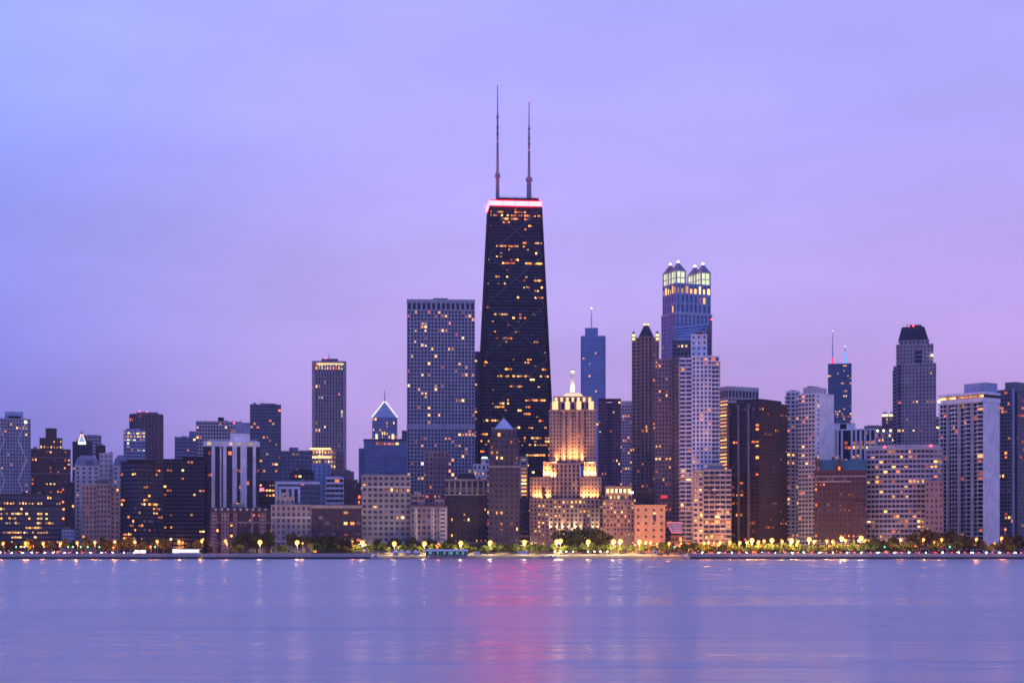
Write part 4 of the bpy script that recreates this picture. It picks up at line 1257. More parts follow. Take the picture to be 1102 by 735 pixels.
# wedge topped tower in front of it
s = face('wedge_topped_tower', 'dark tower with a blue slanted glass wedge top before the lantern tower', 724, 765.5, 1545, 30, 'mid_grey')
s.block(s.X0, s.X1, 0, s.D, 0, s.z(366), Style(px=3.4, py=3.6, fw=.6, fh=.6, lit=.05, pal='warm'), cap=False)
zq, zr = s.z(366), s.z(345)
x0, x1 = s.X0, s.X1
mb = MB().hexa([(x0 + 3, 0, zq), (x1, 0, zq), (x1, s.D, zq), (x0 + 3, s.D, zq), (x0 + .6, 16, s.z(349.5)), (x1, 16, zr), (x1, s.D, zr), (x0 + .6, s.D, s.z(349.5))])
wg = s.part('slanted_top', mb, wall_mat('blue_slant_glass', (.20, .29, .48), .25, .1))
for k in range(1, 5):
    f = k / 5
    a = Vector((x0 + 3, 0, zq)).lerp(Vector((x0 + .6, 16, s.z(349.5))), f)
    b = Vector((x1, 0, zq)).lerp(Vector((x1, 16, zr)), f)
    MB().bar(a + Vector((0, -.15, .15)), b + Vector((-12 * (1 - f) - 1, -.15, .15)), .8, .4).build('slant_rail', W('dark_metal'), wg)
mb = MB(); mb.hexa([(s.x(757), -.3, s.z(367)), (x1 + .1, -.3, s.z(367)), (x1 + .1, 15.5, s.z(367)), (s.x(757), 15.5, s.z(367)),
                    (x1 - .6, -.3, zr + .3), (x1 + .1, -.3, zr + .3), (x1 + .1, 15.5, zr + .3), (x1 - .6, 15.5, zr + .3)])
s.part('side_wedge', mb, W('purple_granite'))
beacon(s, x1, -.5, zr + .8)
s.finish()

s = face('white_grid_tower', 'white gridded tower with glass balconies on its left and a white roof block', 731.5, 774, 1375, 30, 'white_concrete', short='white gridded tower')
zt = s.z(384)
s.block(s.X0, s.x(744.5), 0, s.D, 0, s.z(386), Style(px=4.6, py=3.5, fw=.86, fh=.66, proud='h', glass='blue', lit=.05, balc=1.3), sides='fl')
s.block(s.x(744.6), s.x(766), -1.5, s.D, 0, zt, Style(px=3.0, py=3.5, fw=.56, fh=.58, glass='dark', lit=.08, pal='warm'), lit=lambda u, v: .7 if (v > .975 and u > .25) else .06)
s.block(s.x(766.1), s.X1, .6, s.D, 0, zt - .3, Style(px=3.4, py=3.5, fw=.9, fh=.7, proud='h', glass='blue', lit=.02, balc=1.0), sides='fr', lit=lambda u, v: .9 if v > .98 else .02)
s.block(s.x(743.5), s.x(761), 6, 22, zt + .8, s.z(359), Style(px=4.2, py=4.6, fw=.34, fh=.45, lit=0, glass='black'), parapet=.5)
s.finish()
s = face('brown_grid_tower', 'brown stone tower of small square windows left of the white gridded tower', 704.5, 735, 1415, 28, 'rose_granite')
s.block(s.X0, s.x(723), 0, s.D, 0, s.z(387), Style(px=3.1, py=3.55, fw=.5, fh=.5, lit=.035, glass='dark'), sides='fl')
s.block(s.x(723.1), s.X1, 2.0, s.D, 0, s.z(385), Style(px=3.1, py=3.55, fw=.4, fh=.5, lit=.01, glass='dark'), sides='fr')
s.part('red_sign', MB().box(s.x(711), s.x(718), -.7, -.1, s.z(536), s.z(533)), emis('dull_red_sign', (1, .05, .06), .9))
s.finish()

s = corner('rounded_white_tower', 'white tower with a gold lit left wall and dark band of tall windows', 774.5, 784, 816.5, 1720, 62, 'pale_stone')
s.block(s.X0, 0, 0, s.D, 0, s.z(428), Style(px=3.3, py=3.6, fw=.6, fh=.55, lit=.05, pal='gold'), stl=Style(px=3.6, py=3.6, fw=.7, fh=.55, lit=.05), vis='fr', cap=False,
        lit=lambda u, v: .04)
s.block(s.X0, 0, 0, s.D, s.z(428), s.z(419.5), Style(px=4.2, py=9, fw=.72, fh=.86, lit=0), cap=False)
s.part('top_band', MB().box(s.X0 - .2, .2, -.2, s.D, s.z(419.5), s.z(415.5)), W('pale_stone'))
for k in range(26):
    z = s.z(428) - 3 - k * 3.65
    s.part('lit_strip', MB().box(s.X0 + 1.5, -1.2, -.3, -.08, z - .55, z + .55), LITM[2 if k % 3 else 0])
s.finish()

s = face('terraced_block', 'grey mid rise with patchy terraces and warm lit left edge', 746, 787, 1338, 28, 'grey_concrete', short='grey terraced block')
s.block(s.X0, s.x(757), -1.2, s.D, 0, s.z(507), Style(px=4.0, py=4.0, fw=.6, fh=.5, proud='h', lit=.4, pal='gold', run=.2), sides='fl')
s.block(s.x(757.1), s.X1, 0, s.D, 0, s.z(506), Style(px=4.6, py=4.0, fw=.86, fh=.58, proud='h', glass='grey', lit=.03, pal='warm', run=.4), sides='fr')
rg2 = random.Random(8)
for k in range(34):
    x = s.x(758) + rg2.random() * (s.X1 - s.x(758) - 6)
    j = rg2.randrange(1, 17)
    z = j * s.z(506) / 17
    s.part('terrace', MB().box(x, x + rg2.uniform(3, 7), -1.3, -.07, z - .25, z + .9), W(rg2.choice(('pale_stone', 'grey_concrete', 'mid_grey'))))
s.part('penthouse', MB().box(s.x(762), s.x(777.5), 5, 20, s.z(506) + .8, s.z(498)), W('grey_concrete'))
s.finish()
s = face('sandstone_block', 'low sandstone block with cornice, warmly lit from the street', 682.7, 716, 1348, 26, 'sandstone', short='low sandstone block')
s.block(s.X0, s.X1, 0, s.D, 0, s.z(545), Style(px=6.0, py=5.5, fw=.3, fh=.35, lit=.05, pal='gold', glass='grey'))
s.part('cornice', MB().box(s.X0 - .5, s.X1 + .5, -.8, s.D, s.z(545) + .82, s.z(543)), W('sandstone'))
s.part('tall_window', MB().box(s.x(703), s.x(706), -.3, -.08, s.z(561), s.z(551)), GL['black'][1])
s.part('lit_transom', MB().box(s.x(703), s.x(706), -.4, -.31, s.z(553), s.z(551.5)), LITM[2])
s.finish()
s = simple('brown_low_block', 'plain dark brown block rising behind the low sandstone block', 685, 705, 528, 1384, 18, 'dark_brick', Style(px=4, py=4, fw=.3, fh=.4, lit=.01), pent=((688, 697, 525),)); s.finish()

# neon edged canopy
s = face('neon_canopy', 'slanted glass entrance canopy edged with pink neon', 718, 734.5, 1332, 12, 'dark_brick', cat='canopy', short='pink neon canopy')
s.block(s.x(722), s.X1 - .3, 2, s.D, 0, s.z(577), Style(px=3, py=4, fw=.7, fh=.7, lit=.15, pal='orange'))
A_, B_, C_, D_ = (s.x(723), 0, s.z(573)), (s.X1, 0, s.z(573)), (s.X1, 3, s.z(562)), (s.x(718), 3, s.z(562))
mb = MB(); dz = Vector((0, .5, -.3))
mb.hexa([Vector(A_) + dz, Vector(B_) + dz, Vector(B_) + dz + Vector((0, .4, 0)), Vector(A_) + dz + Vector((0, .4, 0)), Vector(D_) + dz, Vector(C_) + dz, Vector(C_) + dz + Vector((0, .4, 0)), Vector(D_) + dz + Vector((0, .4, 0))])
s.part('canopy_glass', mb, GL['blue'][1])
for p, q in ((A_, B_), (D_, C_), (D_, A_)):
    s.part('neon_tube', MB().bar(p, q, .45), emis('pink_neon_tube', (1, .10, .30), 1.6))
for k in range(3):
    f = (k + 1) / 4
    p, q = Vector(A_).lerp(Vector(D_), f), Vector(B_).lerp(Vector(C_), f)
    p = p.lerp(q, .3); q = p.lerp(q, .85)
    s.part('neon_tube', MB().bar(p, q, .35), emis('violet_neon_tube', (.75, .10, .55), .9))
s.finish()

# corner towers on the right
s = corner('dark_corner_tower', 'dark brown tower seen over its corner, glassy balconies left, brick right', 783, 817, 847.5, 1360, 42, 'dark_brick', short='dark brown corner tower')
s.block(s.X0, 0, 0, s.D, 0, s.z(433), Style(px=4.0, py=3.3, fw=.84, fh=.66, proud='h', glass='grey', lit=.055, pal='orange', balc=1.2), stl=Style(px=3.7, py=3.3, fw=.44, fh=.5, glass='grey', lit=.04, pal='orange', trim=False), vis='fr', lit=.06)
for u in (.0, .34, .66):
    x = s.X0 * (1 - u)
    s.part('pier', MB().box(x + .2, x + 1.8, -1.6, -.1, -.4, s.z(434)), W('mid_grey'))
s.part('penthouse', MB().box(s.X0 + 6, -2, 4, s.D - 6, s.z(433) + .8, s.z(428.5)), W('dark_metal'))
s.part('roof_canopy', MB().box(s.X0 + 2, s.X0 + 14, 2, 14, s.z(433) + .81, s.z(431)), W('zinc'))
s.finish()
s = simple('white_balcony_slab', 'narrow white slab with stacked balconies left of the blank white wall', 846, 861, 422, 1440, 26, 'white_concrete', Style(px=3.8, py=3.5, fw=.66, fh=.52, proud='h', lit=.12, pal='warm', balc=1.1), pent=((849, 858, 420),)); s.finish()
s = corner('white_slab_tower', 'white slab tower with a blank right wall and one line of tiny windows', 859, 877, 897.5, 1392, 44, 'white_concrete', short='white slab tower')
s.block(s.X0, 0, 0, s.D, 0, s.z(423.5), Style(px=3.6, py=3.5, fw=.72, fh=.5, proud='h', glass='grey', lit=.07, pal='orange', balc=.6), sides='fl', lit=.08)
n = 34
for k in range(n):
    z = s.z(423.5) * (k + .5) / n
    on = k in (20, 24, 31)
    s.part('small_window', MB().box(-.02, .07, 4.0, 5.8, z - .8, z + .8), LITM[2] if on else GL['black'][1])
s.part('penthouse', MB().box(s.X0 + 4, -2, 2, s.D - 8, s.z(423.5) + .8, s.z(416)), W('pale_stone'))
s.part('penthouse', MB().box(s.X0 + 6, -6, 4, s.D - 12, s.z(416), s.z(414.5)), W('mid_grey'))
s.finish()

s = face('twin_mast_tower', 'far dark blue tower with two masts glowing red and blue', 891, 916.5, 4300, 68, 'hazed_blue_metal', cat='skyscraper')  # wall lightened to blue, haze of distance put into its colour
def willit(u, v): return .5 if .71 < v < .76 else .05
s.block(s.X0, s.X1, 0, s.D, 0, s.z(392), Style(px=5.2, py=6.5, fw=.75, fh=.6, proud='h', glass='blue', lit=.05, pal='warm'), lit=willit, parapet=2)
for p, t, c in ((896, 355, 'red'), (909.5, 372, 'blue')):
    a = s.part('mast', MB().cone(s.x(p), 20, s.z(392), s.z(t), 2.2, .8, 8), W('white_concrete'))
    col_, st_ = ((1, .04, .12), 1.6) if c == 'red' else ((.08, .25, 1), 2.0)
    MB().cone(s.x(p), 20, s.z(391), s.z(384 if c == 'red' else 378), 3.4, 2.4, 8).build('mast_light', emis(c + '_mast_light', col_, st_), a)
    MB().ball(s.x(p), 20, s.z(t), 1.8, 8, 5).build('beacon_light', emis('pale_beacon', (1, .6, .6), 2), a)
s.finish()

s = face('white_pier_block', 'white block of bold vertical fins with dark glass between', 895, 943, 1490, 30, 'black_metal', short=None)
zt = s.z(463)
s.block(s.X0, s.X1, 1, s.D, 0, zt, Style(px=3.6, py=4.2, fw=.95, fh=.85, rec=.2, glass='black', lit=.09, pal='orange', run=.5), cap=False)
for pa, pb in ((895, 899.3), (900.3, 902.4), (905, 907.2), (915.6, 918), (920.2, 922.3), (925, 927.5), (930, 932.3), (935.5, 937.5), (941, 943)):
    s.part('fin', MB().box(s.x(pa), s.x(pb), -.3, .93, -.4, zt - .02), W('white_concrete'))
s.part('top_band', MB().box(s.X0 - .2, s.X1 + .2, -.5, s.D + .1, zt, s.z(461.5)), W('white_concrete'))
s.part('penthouse', MB().box(s.x(897), s.x(920.5), 3, 22, s.z(461.5) + .02, s.z(455)), W('white_concrete'))
s.part('penthouse_louver', MB().box(s.x(904), s.x(911), 2.7, 2.98, s.z(462) + .1, s.z(455.6)), W('black_metal'))
s.finish()
s = face('copper_roofed_block', 'ornate red brick block with gables under a green blue copper roof', 876, 932, 1344, 26, 'red_brick', short='copper roofed brick block')
zt = s.z(507)
s.block(s.X0, s.x(916), 0, s.D, 0, zt, Style(px=3.3, py=4.1, fw=.46, fh=.52, glass='grey', lit=.03, pal='orange'), sides='fl')
s.block(s.x(916.1), s.X1, -2.5, s.D, 0, s.z(541), Style(px=3.4, py=4.1, fw=.5, fh=.52, glass='grey', lit=.1, pal='orange'), sides='flr')
s.block(s.x(916.1), s.X1, 0, s.D, s.z(541) + .8, zt - .1, Style(px=3.3, py=4.1, fw=.46, fh=.52, glass='grey', lit=.02), sides='fr')
s.part('string_course', MB().box(s.X0 - .4, s.X1 + .4, -.6, 1, s.z(513), s.z(511.8)), W('beige_stone'))
mb = MB().hexa([(s.x(880), 0, zt + .82), (s.X1 + .5, 0, zt + .82), (s.X1 + .5, s.D, zt + .82), (s.x(880), s.D, zt + .82),
                (s.x(880.5), 8, s.z(494)), (s.X1 + .3, 8, s.z(494)), (s.X1 + .3, 18, s.z(494)), (s.x(880.5), 18, s.z(494))])
s.part('roof', mb, W('copper_roof'))
for a, b, t in ((877, 884.5, 492), (898, 908.5, 494)):
    mb = MB()
    xa, xb = s.x(a), s.x(b)
    zz = s.z(t)
    mb.hexa([(xa, -.7, zt + .3), (xb, -.7, zt + .3), (xb, 7, zt + .3), (xa, 7, zt + .3), ((xa + xb) / 2 - .3, -.7, zz), ((xa + xb) / 2 + .3, -.7, zz), ((xa + xb) / 2 + .3, 9, zz), ((xa + xb) / 2 - .3, 9, zz)])
    g = s.part('gable', mb, W('red_brick'))
    MB().box((xa + xb) / 2 - .8, (xa + xb) / 2 + .8, -.95, -.72, zt + 1, zt + 3.6).build('gable_window', LITM[1] if a > 890 else GL['grey'][1], g)
for p in (878, 896, 897.2, 923):
    s.part('chimney', MB().box(s.x(p) - .7, s.x(p) + .7, 8, 10, s.z(500), s.z(491)), W('red_brick'))
s.finish()

# curved white apartment block
s = face('curved_apartment_block', 'wide white apartment block with gently curved front striped by balcony bands', 932.5, 1014, 1346, 26, 'grid_concrete', short='curved white apartment block')
n = 9
ptsf = []
for k in range(n + 1):
    u = k / n
    x = s.X0 + (s.X1 - s.X0) * u
    ptsf.append((x, 5.0 * (2 * u - 1) ** 2 ))
zt = s.z(483)
cst = Style(px=3.35, py=4.05, fw=.84, fh=.55, proud='h', glass='dark', lit=.10, pal='warm', rec=.9)
for k in range(n):
    s.facade(ptsf[k], ptsf[k + 1], 0, zt, cst, lit=(lambda u, v: .13 if .12 < v else .05) if k > 0 else (lambda u, v: .06))
s.wall.prism([(x + (0 if 0 < i < n else (1.0 if i == 0 else -1.0)), y + 1.0) for i, (x, y) in enumerate(ptsf)] + [(s.X1 - .3, s.D), (s.X0 + .3, s.D)], -.5, zt)
s.wall.prism([(x, y - .3) for x, y in ptsf] + [(s.X1, s.D), (s.X0, s.D)], zt, zt + 1.0)
s.part('penthouse_band', MB().prism([(x * .97, y + 2.2) for x, y in ptsf] + [(s.X1 * .96, s.D - 2), (s.X0 * .9, s.D - 2)], zt + 1.0, s.z(478.5)), W('pale_stone'))
beacon(s, s.x(952), 2.4, s.z(480.5), 'red', .7); beacon(s, s.x(1002), 3.6, s.z(479.5), 'red', .8)
s.finish()
s = face('gold_topped_tower', 'small tower with gold lit double cap left of the dark mansard tower', 949, 964, 1850, 26, 'purple_granite')
s.block(s.X0, s.X1, 0, s.D, 0, s.z(449), Style(px=3.4, py=3.8, fw=.5, fh=.6, lit=.2, pal='mixed'))
for a, b in ((949.3, 955.5), (957, 963.5)):
    t = s.part('cap', MB().cone(s.x((a + b) / 2), 8, s.z(449) + .81, s.z(445), 3.4, 3.2, 12), emis('cap_glow', (1, .72, .34), 1.6))
    MB().ball(s.x((a + b) / 2), 8, s.z(445), 3.2, 12, 8, .8).build('cap_dome', W('zinc'), t)
s.finish()
s = simple('low_lilac_block', 'pale lilac block behind the white finned block', 930, 951, 459, 1960, 26, 'rose_granite', Style(px=4, py=4, fw=.3, fh=.4, lit=.02), pent=((933, 946, 457.6),)); s.finish()
s = face('lamp_roofed_block', 'low block with bright white roof lamps below the gold lit double cap', 941, 963, 1640, 24, 'pale_stone')
s.block(s.X0, s.X1, 0, s.D, 0, s.z(466), Style(px=3.4, py=4.4, fw=.5, fh=.6, lit=.3, pal='mixed'))
for p in (944.5, 951, 958.5):
    s.part('roof_lamp', MB().ball(s.x(p), 0, s.z(464) + .6, 1.15, 8, 6), emis('white_roof_lamp', (1, .8, .5), 4))
s.finish()
s = simple('lit_tan_block', 'tan block with a lit sign between the mansard tower and white balcony tower', 1003, 1014, 451, 1700, 24, 'sandstone', Style(px=3.8, py=4, fw=.5, fh=.5, lit=.12, pal='gold'))
s.part('sign', MB().box(s.x(1006.5), s.x(1011.5), -.5, -.1, s.z(461), s.z(459)), emis('yellow_sign', (1, .75, .2), 1.8)); s.finish()

# tall tower with dark mansard
s = face('dark_mansard_tower', 'tall pale stone tower with a dark tapering mansard roof', 961.5, 1007.5, 1560, 34, 'pale_rose', cat='skyscraper')
wst = Style(px=3.1, py=3.3, fw=.4, fh=.48, lit=.03, pal='warm')
zl = s.z(392); zu = s.z(371)
s.block(s.x(970.1), s.X1, 0, s.D, 0, zl, wst, sides='fr')
s.block(s.x(965.6), s.x(970), 1.6, s.D, 0, zl, Style(px=3, py=3.3, fw=.9, fh=.7, glass='dark', lit=.01), sides='f')
s.block(s.X0, s.x(965.5), 0, s.D, 0, zl - 2, Style(px=3, py=3.3, fw=.7, fh=.6, lit=.01, proud='h', balc=.9), sides='fl')
s.block(s.x(964.5), s.x(1004.5), 2, s.D - 2, zl + .8, zu, wst)
s.part('recessed_bay', MB().box(s.x(985), s.x(992), 1.4, 1.92, zl - 4, s.z(376)), GL['dark'][1])
for k in range(5):
    s.part('bay_floor', MB().box(s.x(985), s.x(992), 1.0, 1.38, lerp(zl - 3, s.z(377), k / 4) - .4, lerp(zl - 3, s.z(377), k / 4) + .4), W('pale_rose'))
s.block(s.x(968), s.x(1000), 4, s.D - 4, zu + .8, s.z(366), Style(px=3.6, py=4, fw=.4, fh=.5, lit=0))
mb = MB().frustum_rect(s.x(966.8), s.x(999.2), 3.5, s.D - 3.5, s.z(366) + .81, s.x(970.5), s.x(994.8), 8, s.D - 8, s.z(350.5))
rf = s.part('mansard_roof', mb, W('slate_roof'))
MB().box(s.x(976), s.x(992), 10, 20, s.z(350.5), s.z(348.5)).build('roof_house', W('dark_metal'), rf)
beacon(s, s.x(983), 8, s.z(349.5)); beacon(s, s.x(978), 8, s.z(349.7)); beacon(s, s.x(1003), -.5, s.z(383), 'white', .9)
MB().bar((s.x(975), 9, s.z(348)), (s.x(991), 9, s.z(348)), .4).build('roof_rail', W('mid_grey'), rf)
s.finish()
s = simple('beige_slab', 'narrow beige apartment slab standing before the curved white block', 995.5, 1015, 518, 1322, 18, 'rose_granite', Style(px=3.8, py=4.3, fw=.42, fh=.5, glass='grey', lit=.02), short='narrow beige slab'); s.finish()

s = corner('white_balcony_tower', 'tall white tower with stacked balconies and a blank white right wall', 1011, 1058, 1075.8, 1352, 52, 'white_concrete', short='white balcony tower')
zt = s.z(427.5)
bal = Style(px=3.9, py=3.55, fw=.94, fh=.86, proud='h', glass='black', lit=.035, pal='orange', rec=1.0, balc=1.6)
wl = s.wl
segs = [(0, .16), (.165, .27), (.28, .42), (.43, .60), (.61, .72), (.73, .86), (.865, 1.0)]
for k, (a, b) in enumerate(segs):
    s.block(s.X0 + wl * a, s.X0 + wl * b, 0 if k % 2 == 0 else 3.0, s.D - .5 if k < 6 else s.D, 0, zt, bal if k % 2 == 0 else Style(px=4.2, py=3.55, fw=.95, fh=.86, proud='h', glass='black', lit=.03, pal='orange', rec=.8), sides='fl' if k == 0 else ('f' if k < 6 else 'f'), cap=False, lit=.04)
s.part('lit_attic', MB().box(s.X0 + .6, -.4, .8, s.D - .8, zt + .02, s.z(424)), W('dark_brick'))
for k in range(22):
    f = (k + .5) / 22
    x = s.X0 + wl * f
    s.part('attic_lamp', MB().box(x - .8, x + .8, .45, .78, zt + .5, s.z(424.8)), LITM[[2, 6, 3, 4, 0][k % 5]])
s.part('roof_slab', MB().box(s.X0 - .6, .6, -.8, s.D + .4, s.z(424), s.z(421.3)), W('white_concrete'))
s.part('attic_band', MB().box(s.X0 - .5, .5, -.7, s.D + .3, zt - 3.5, zt + .01), W('white_concrete'))
s.part('penthouse', MB().box(s.X0 + wl * .50, -.8, 4, s.D - 2, s.z(421.3) + .02, s.z(411)), W('pale_blue_panel'))
beacon(s, s.X0, -.8, s.z(428), 'white', .9)
s.finish()
s = corner('grey_glass_tower', 'grey gridded glass tower cut by the right edge with a dark slot', 1070.5, 1091, 1112, 1400, 50, 'mid_grey', short='grey glass edge tower')
zt = s.z(419.5)
s.block(s.X0, 0, 0, s.D, 0, zt, Style(px=3.0, py=3.2, fw=.86, fh=.7, glass='grey', lit=.03, pal='orange', rec=.15), vis='fr')
s.part('dark_slot', MB().box(-.05, .22, .6, 5.0, -.4, zt - 1), W('black_metal'))
s.part('corner_pier', MB().box(-1.4, .3, -.3, .55, -.4, zt + 1), W('pale_blue_panel'))
s.part('penthouse', MB().box(s.X0 + 8, -1, 3, s.D - 2, zt + .8, s.z(410.5)), W('mid_grey'))
s.finish()
# ------------------------------------------------------------------ the evening air
mb = MB(); mb.box(-5000, 5000, -400, 5200, -1.0, 480)
hz = mb.build('haze', bpy.data.materials.new('evening_air'))
hz['kind'] = 'stuff'
hm = hz.data.materials[0]; hm.use_nodes = True
for n in list(hm.node_tree.nodes):
    if n.type != 'OUTPUT_MATERIAL': hm.node_tree.nodes.remove(n)
pv = hm.node_tree.nodes.new('ShaderNodeVolumePrincipled')
pv.inputs['Color'].default_value = (.80, .82, .95, 1)
pv.inputs['Density'].default_value = HAZE
pv.inputs['Anisotropy'].default_value = .2
hm.node_tree.links.new(pv.outputs[0], next(n for n in hm.node_tree.nodes if n.type == 'OUTPUT_MATERIAL').inputs['Volume'])

# ------------------------------------------------------------------ trees, lamps, cars and the shore
pending = []     # (object, kind phrase, column): labels are written once all are placed
def later(o, phrase, cat, group, px):
    o['category'] = cat
    o['group'] = group
    pending.append((o, phrase, px))

def translucent(m, rampnode, f):
    t = m.node_tree
    tr = t.nodes.new('ShaderNodeBsdfTranslucent')
    t.links.new(rampnode.outputs[0], tr.inputs[0])
    mx = t.nodes.new('ShaderNodeMixShader'); mx.inputs[0].default_value = f
    out = next(n for n in t.nodes if n.type == 'OUTPUT_MATERIAL')
    b = t.nodes['Principled BSDF']
    t.links.new(b.outputs[0], mx.inputs[1]); t.links.new(tr.outputs[0], mx.inputs[2]); t.links.new(mx.outputs[0], out.inputs[0])
leafm, _t, _b = new_mat('foliage')
oi = _t.nodes.new('ShaderNodeAttribute'); oi.attribute_name = 'rnd'
rr = _t.nodes.new('ShaderNodeValToRGB')
rr.color_ramp.elements[0].color = (.045, .075, .012, 1); rr.color_ramp.elements[1].color = (.13, .175, .03, 1)
_t.links.new(oi.outputs['Fac'], rr.inputs[0]); _t.links.new(rr.outputs[0], _b.inputs['Base Color'])
_b.inputs['Roughness'].default_value = .7
translucent(leafm, rr, .4)
leafd, _t, _b = new_mat('dark_foliage')
oi = _t.nodes.new('ShaderNodeAttribute'); oi.attribute_name = 'rnd'
rr = _t.nodes.new('ShaderNodeValToRGB')
rr.color_ramp.elements[0].color = (.025, .034, .010, 1); rr.color_ramp.elements[1].color = (.085, .085, .020, 1)
_t.links.new(oi.outputs['Fac'], rr.inputs[0]); _t.links.new(rr.outputs[0], _b.inputs['Base Color'])
_b.inputs['Roughness'].default_value = .7
translucent(leafd, rr, .3)
bark = simple_mat('bark', (.05, .035, .025), .9)

def tree_meshes(seed, h, w, mat, dens=1.0):
    rng = random.Random(seed)
    tb = MB()
    th = h * .34
    tb.cone(0, 0, -.3, th, .28 * h / 9, .17 * h / 9, 7)
    cl = []
    nl = 7
    for k in range(nl):
        a = 2 * math.pi * k / nl + rng.uniform(-.3, .3)
        r = w * rng.uniform(.22, .40)
        z = h * rng.uniform(.36, .80)
        tip = (r * math.cos(a), r * math.sin(a), z)
        tb.bar((0, 0, th * rng.uniform(.7, .98)), tip, .12 * h / 9)
        cl.append((tip, w * rng.uniform(.17, .27)))
    cl.append(((0, 0, h * .84), w * .22)); cl.append(((rng.uniform(-.1, .1) * w, 0, h * .66), w * .3))
    cb = MB()
    for (c, r) in cl:
        base = rng.uniform(.1, .6)
        for k in range(int(70 * dens)):
            while True:
                p = Vector((rng.uniform(-1, 1), rng.uniform(-1, 1), rng.uniform(-1, 1)))
                if .35 < p.length < 1: break
            q = Vector(c) + Vector((p.x * r, p.y * r, p.z * r * .8))
            sz = rng.uniform(.30, .62) * (h / 9) ** .6
            n = Vector((rng.gauss(0, 1), rng.gauss(0, 1), rng.gauss(0, 1) + .5)).normalized()
            u = n.orthogonal().normalized() * sz
            v = n.cross(u.normalized()) * sz * rng.uniform(.6, 1)
            cb.face([q - u, q - v * .8, q + u, q + v], r=min(1, max(0, base + rng.uniform(-.15, .35))))
    return tb.mesh('trunk', bark), cb.mesh('crown', mat, attr=True)

PROTO = {'park': [tree_meshes(10 + k, 7.4, 8.4, leafm, 2.6) for k in range(5)],
         'street': [tree_meshes(30 + k, 10.5, 9.5, leafd, 1.9) for k in range(5)],
         'big': [tree_meshes(50 + k, 16.5, 15.0, leafd, 2.4) for k in range(3)]}
trng = random.Random(5)
TP = {'park': ('bright green low park tree', 'low park trees along the shore'), 'street': ('dusky dark leafed tree', 'dusky street trees'), 'big': ('big dark spreading tree', 'big dark trees before the towers')}
def tree(kind, px, Y, top):
    ht = {'park': 7.4, 'street': 10.5, 'big': 16.5}[kind]
    tm, cm = trng.choice(PROTO[kind])
    s_ = (py2z(top, Y)) / (ht * .98)
    e = empty('park_tree', (px2x(px, Y), Y, GZ - .05), trng.uniform(0, 6.28))
    e.scale = (s_ * trng.uniform(.9, 1.2), s_ * trng.uniform(.9, 1.2), s_)
    later(e, TP[kind][0], 'tree', TP[kind][1], px)
    for nm, me in (('trunk', tm), ('crown', cm)):
        o = bpy.data.objects.new(nm, me); o.parent = e; col.objects.link(o)

j = trng.uniform
for px in (4, 15, 31, 40, 55, 70, 79, 92, 110, 117, 133, 140, 154, 166, 176):
    tree('street', px, 1258 + j(-4, 10), 579 + j(-1.5, 3.5))
for px, top in ((204, 583), (213, 581), (226, 588)):
    tree('street', px, 1256 + j(0, 8), top)
for px, top in ((262, 572), (276, 572.5), (288, 571.5), (316, 573.5), (330, 575), (342, 577), (354, 576), (366, 577.5), (378, 578), (406, 580), (424, 578.5), (444, 577), (462, 579), (484, 578.5), (606, 570.5), (622, 567.5), (640, 569), (650, 574)):
    tree('big', px, 1290 + j(-7, 7), top)
for px in (256, 300, 305, 339, 349, 360, 371, 383, 401, 413, 433, 442, 451, 465, 478, 487, 501, 511, 521, 531, 543, 553, 562, 574, 584, 595, 607, 616, 627, 637, 649, 656, 668, 679, 692, 704, 715, 726, 737, 749, 758, 767, 777, 788, 797, 807, 816, 826, 836, 845, 855, 866, 876, 886, 897, 906, 918, 930):
    tree('park', px, 1250 + j(-1.5, 4) + (1 if 398 < px < 742 else 0), 585.5 + j(-2.0, 2.2))
for px, top in ((940, 575), (951, 578), (962, 574), (985, 570), (996, 566.5), (1012, 570), (1024, 567), (1036, 572), (1046, 575), (1057, 578), (1071, 580), (1084, 574), (1096, 572)):
    tree('street', px, 1262 + j(-4, 10), top + 3)
for px in (945, 957, 970, 979, 1004, 1029, 1064, 1090):
    tree('park', px, 1250 + j(-4, 4), 583 + j(-1, 4))

# street lamps
SOD = (1, .42, .10)
lampm = {'big': emis('sodium_lamp', (1, .44, .09), 3.2), 'small': emis('sodium_lamp_small', (1, .36, .055), 2.2), 'red': emis('amber_red_lamp', (1, .17, .03), 2.5)}
GM = {k: MB().ball(0, 0, 0, {'big': 1.7, 'small': 1.15, 'red': .75}[k], 8, 5).mesh('lamp_globe', m) for k, m in lampm.items()}
polem = wall_mat('lamp_pole_steel', (.03, .03, .035), .6)
PM = MB().cone(0, 0, -.2, 1.0, .11, .07, 7).mesh('pole', polem)
AM = MB().bar((0, 0, -.15), (0, -1.2, .12), .12).box(-.3, .3, -1.6, -.8, .42, .58).mesh('lamp_arm', polem)
LL = {}
for k, c, w_ in (('big', (1, .66, .27), 14000), ('small', (1, .36, .07), 14000), ('red', (1, .26, .04), 7000), ('back', (1, .29, .045), 18000)):
    LL[k] = bpy.data.lights.new('lamp_light', 'POINT')
    LL[k].energy = w_; LL[k].color = c; LL[k].shadow_soft_size = .45
HOOD = bpy.data.lights.new('lamp_light', 'SPOT')
HOOD.energy = 19000; HOOD.color = (1, .62, .22); HOOD.spot_size = R(150); HOOD.spot_blend = .6; HOOD.shadow_soft_size = .45
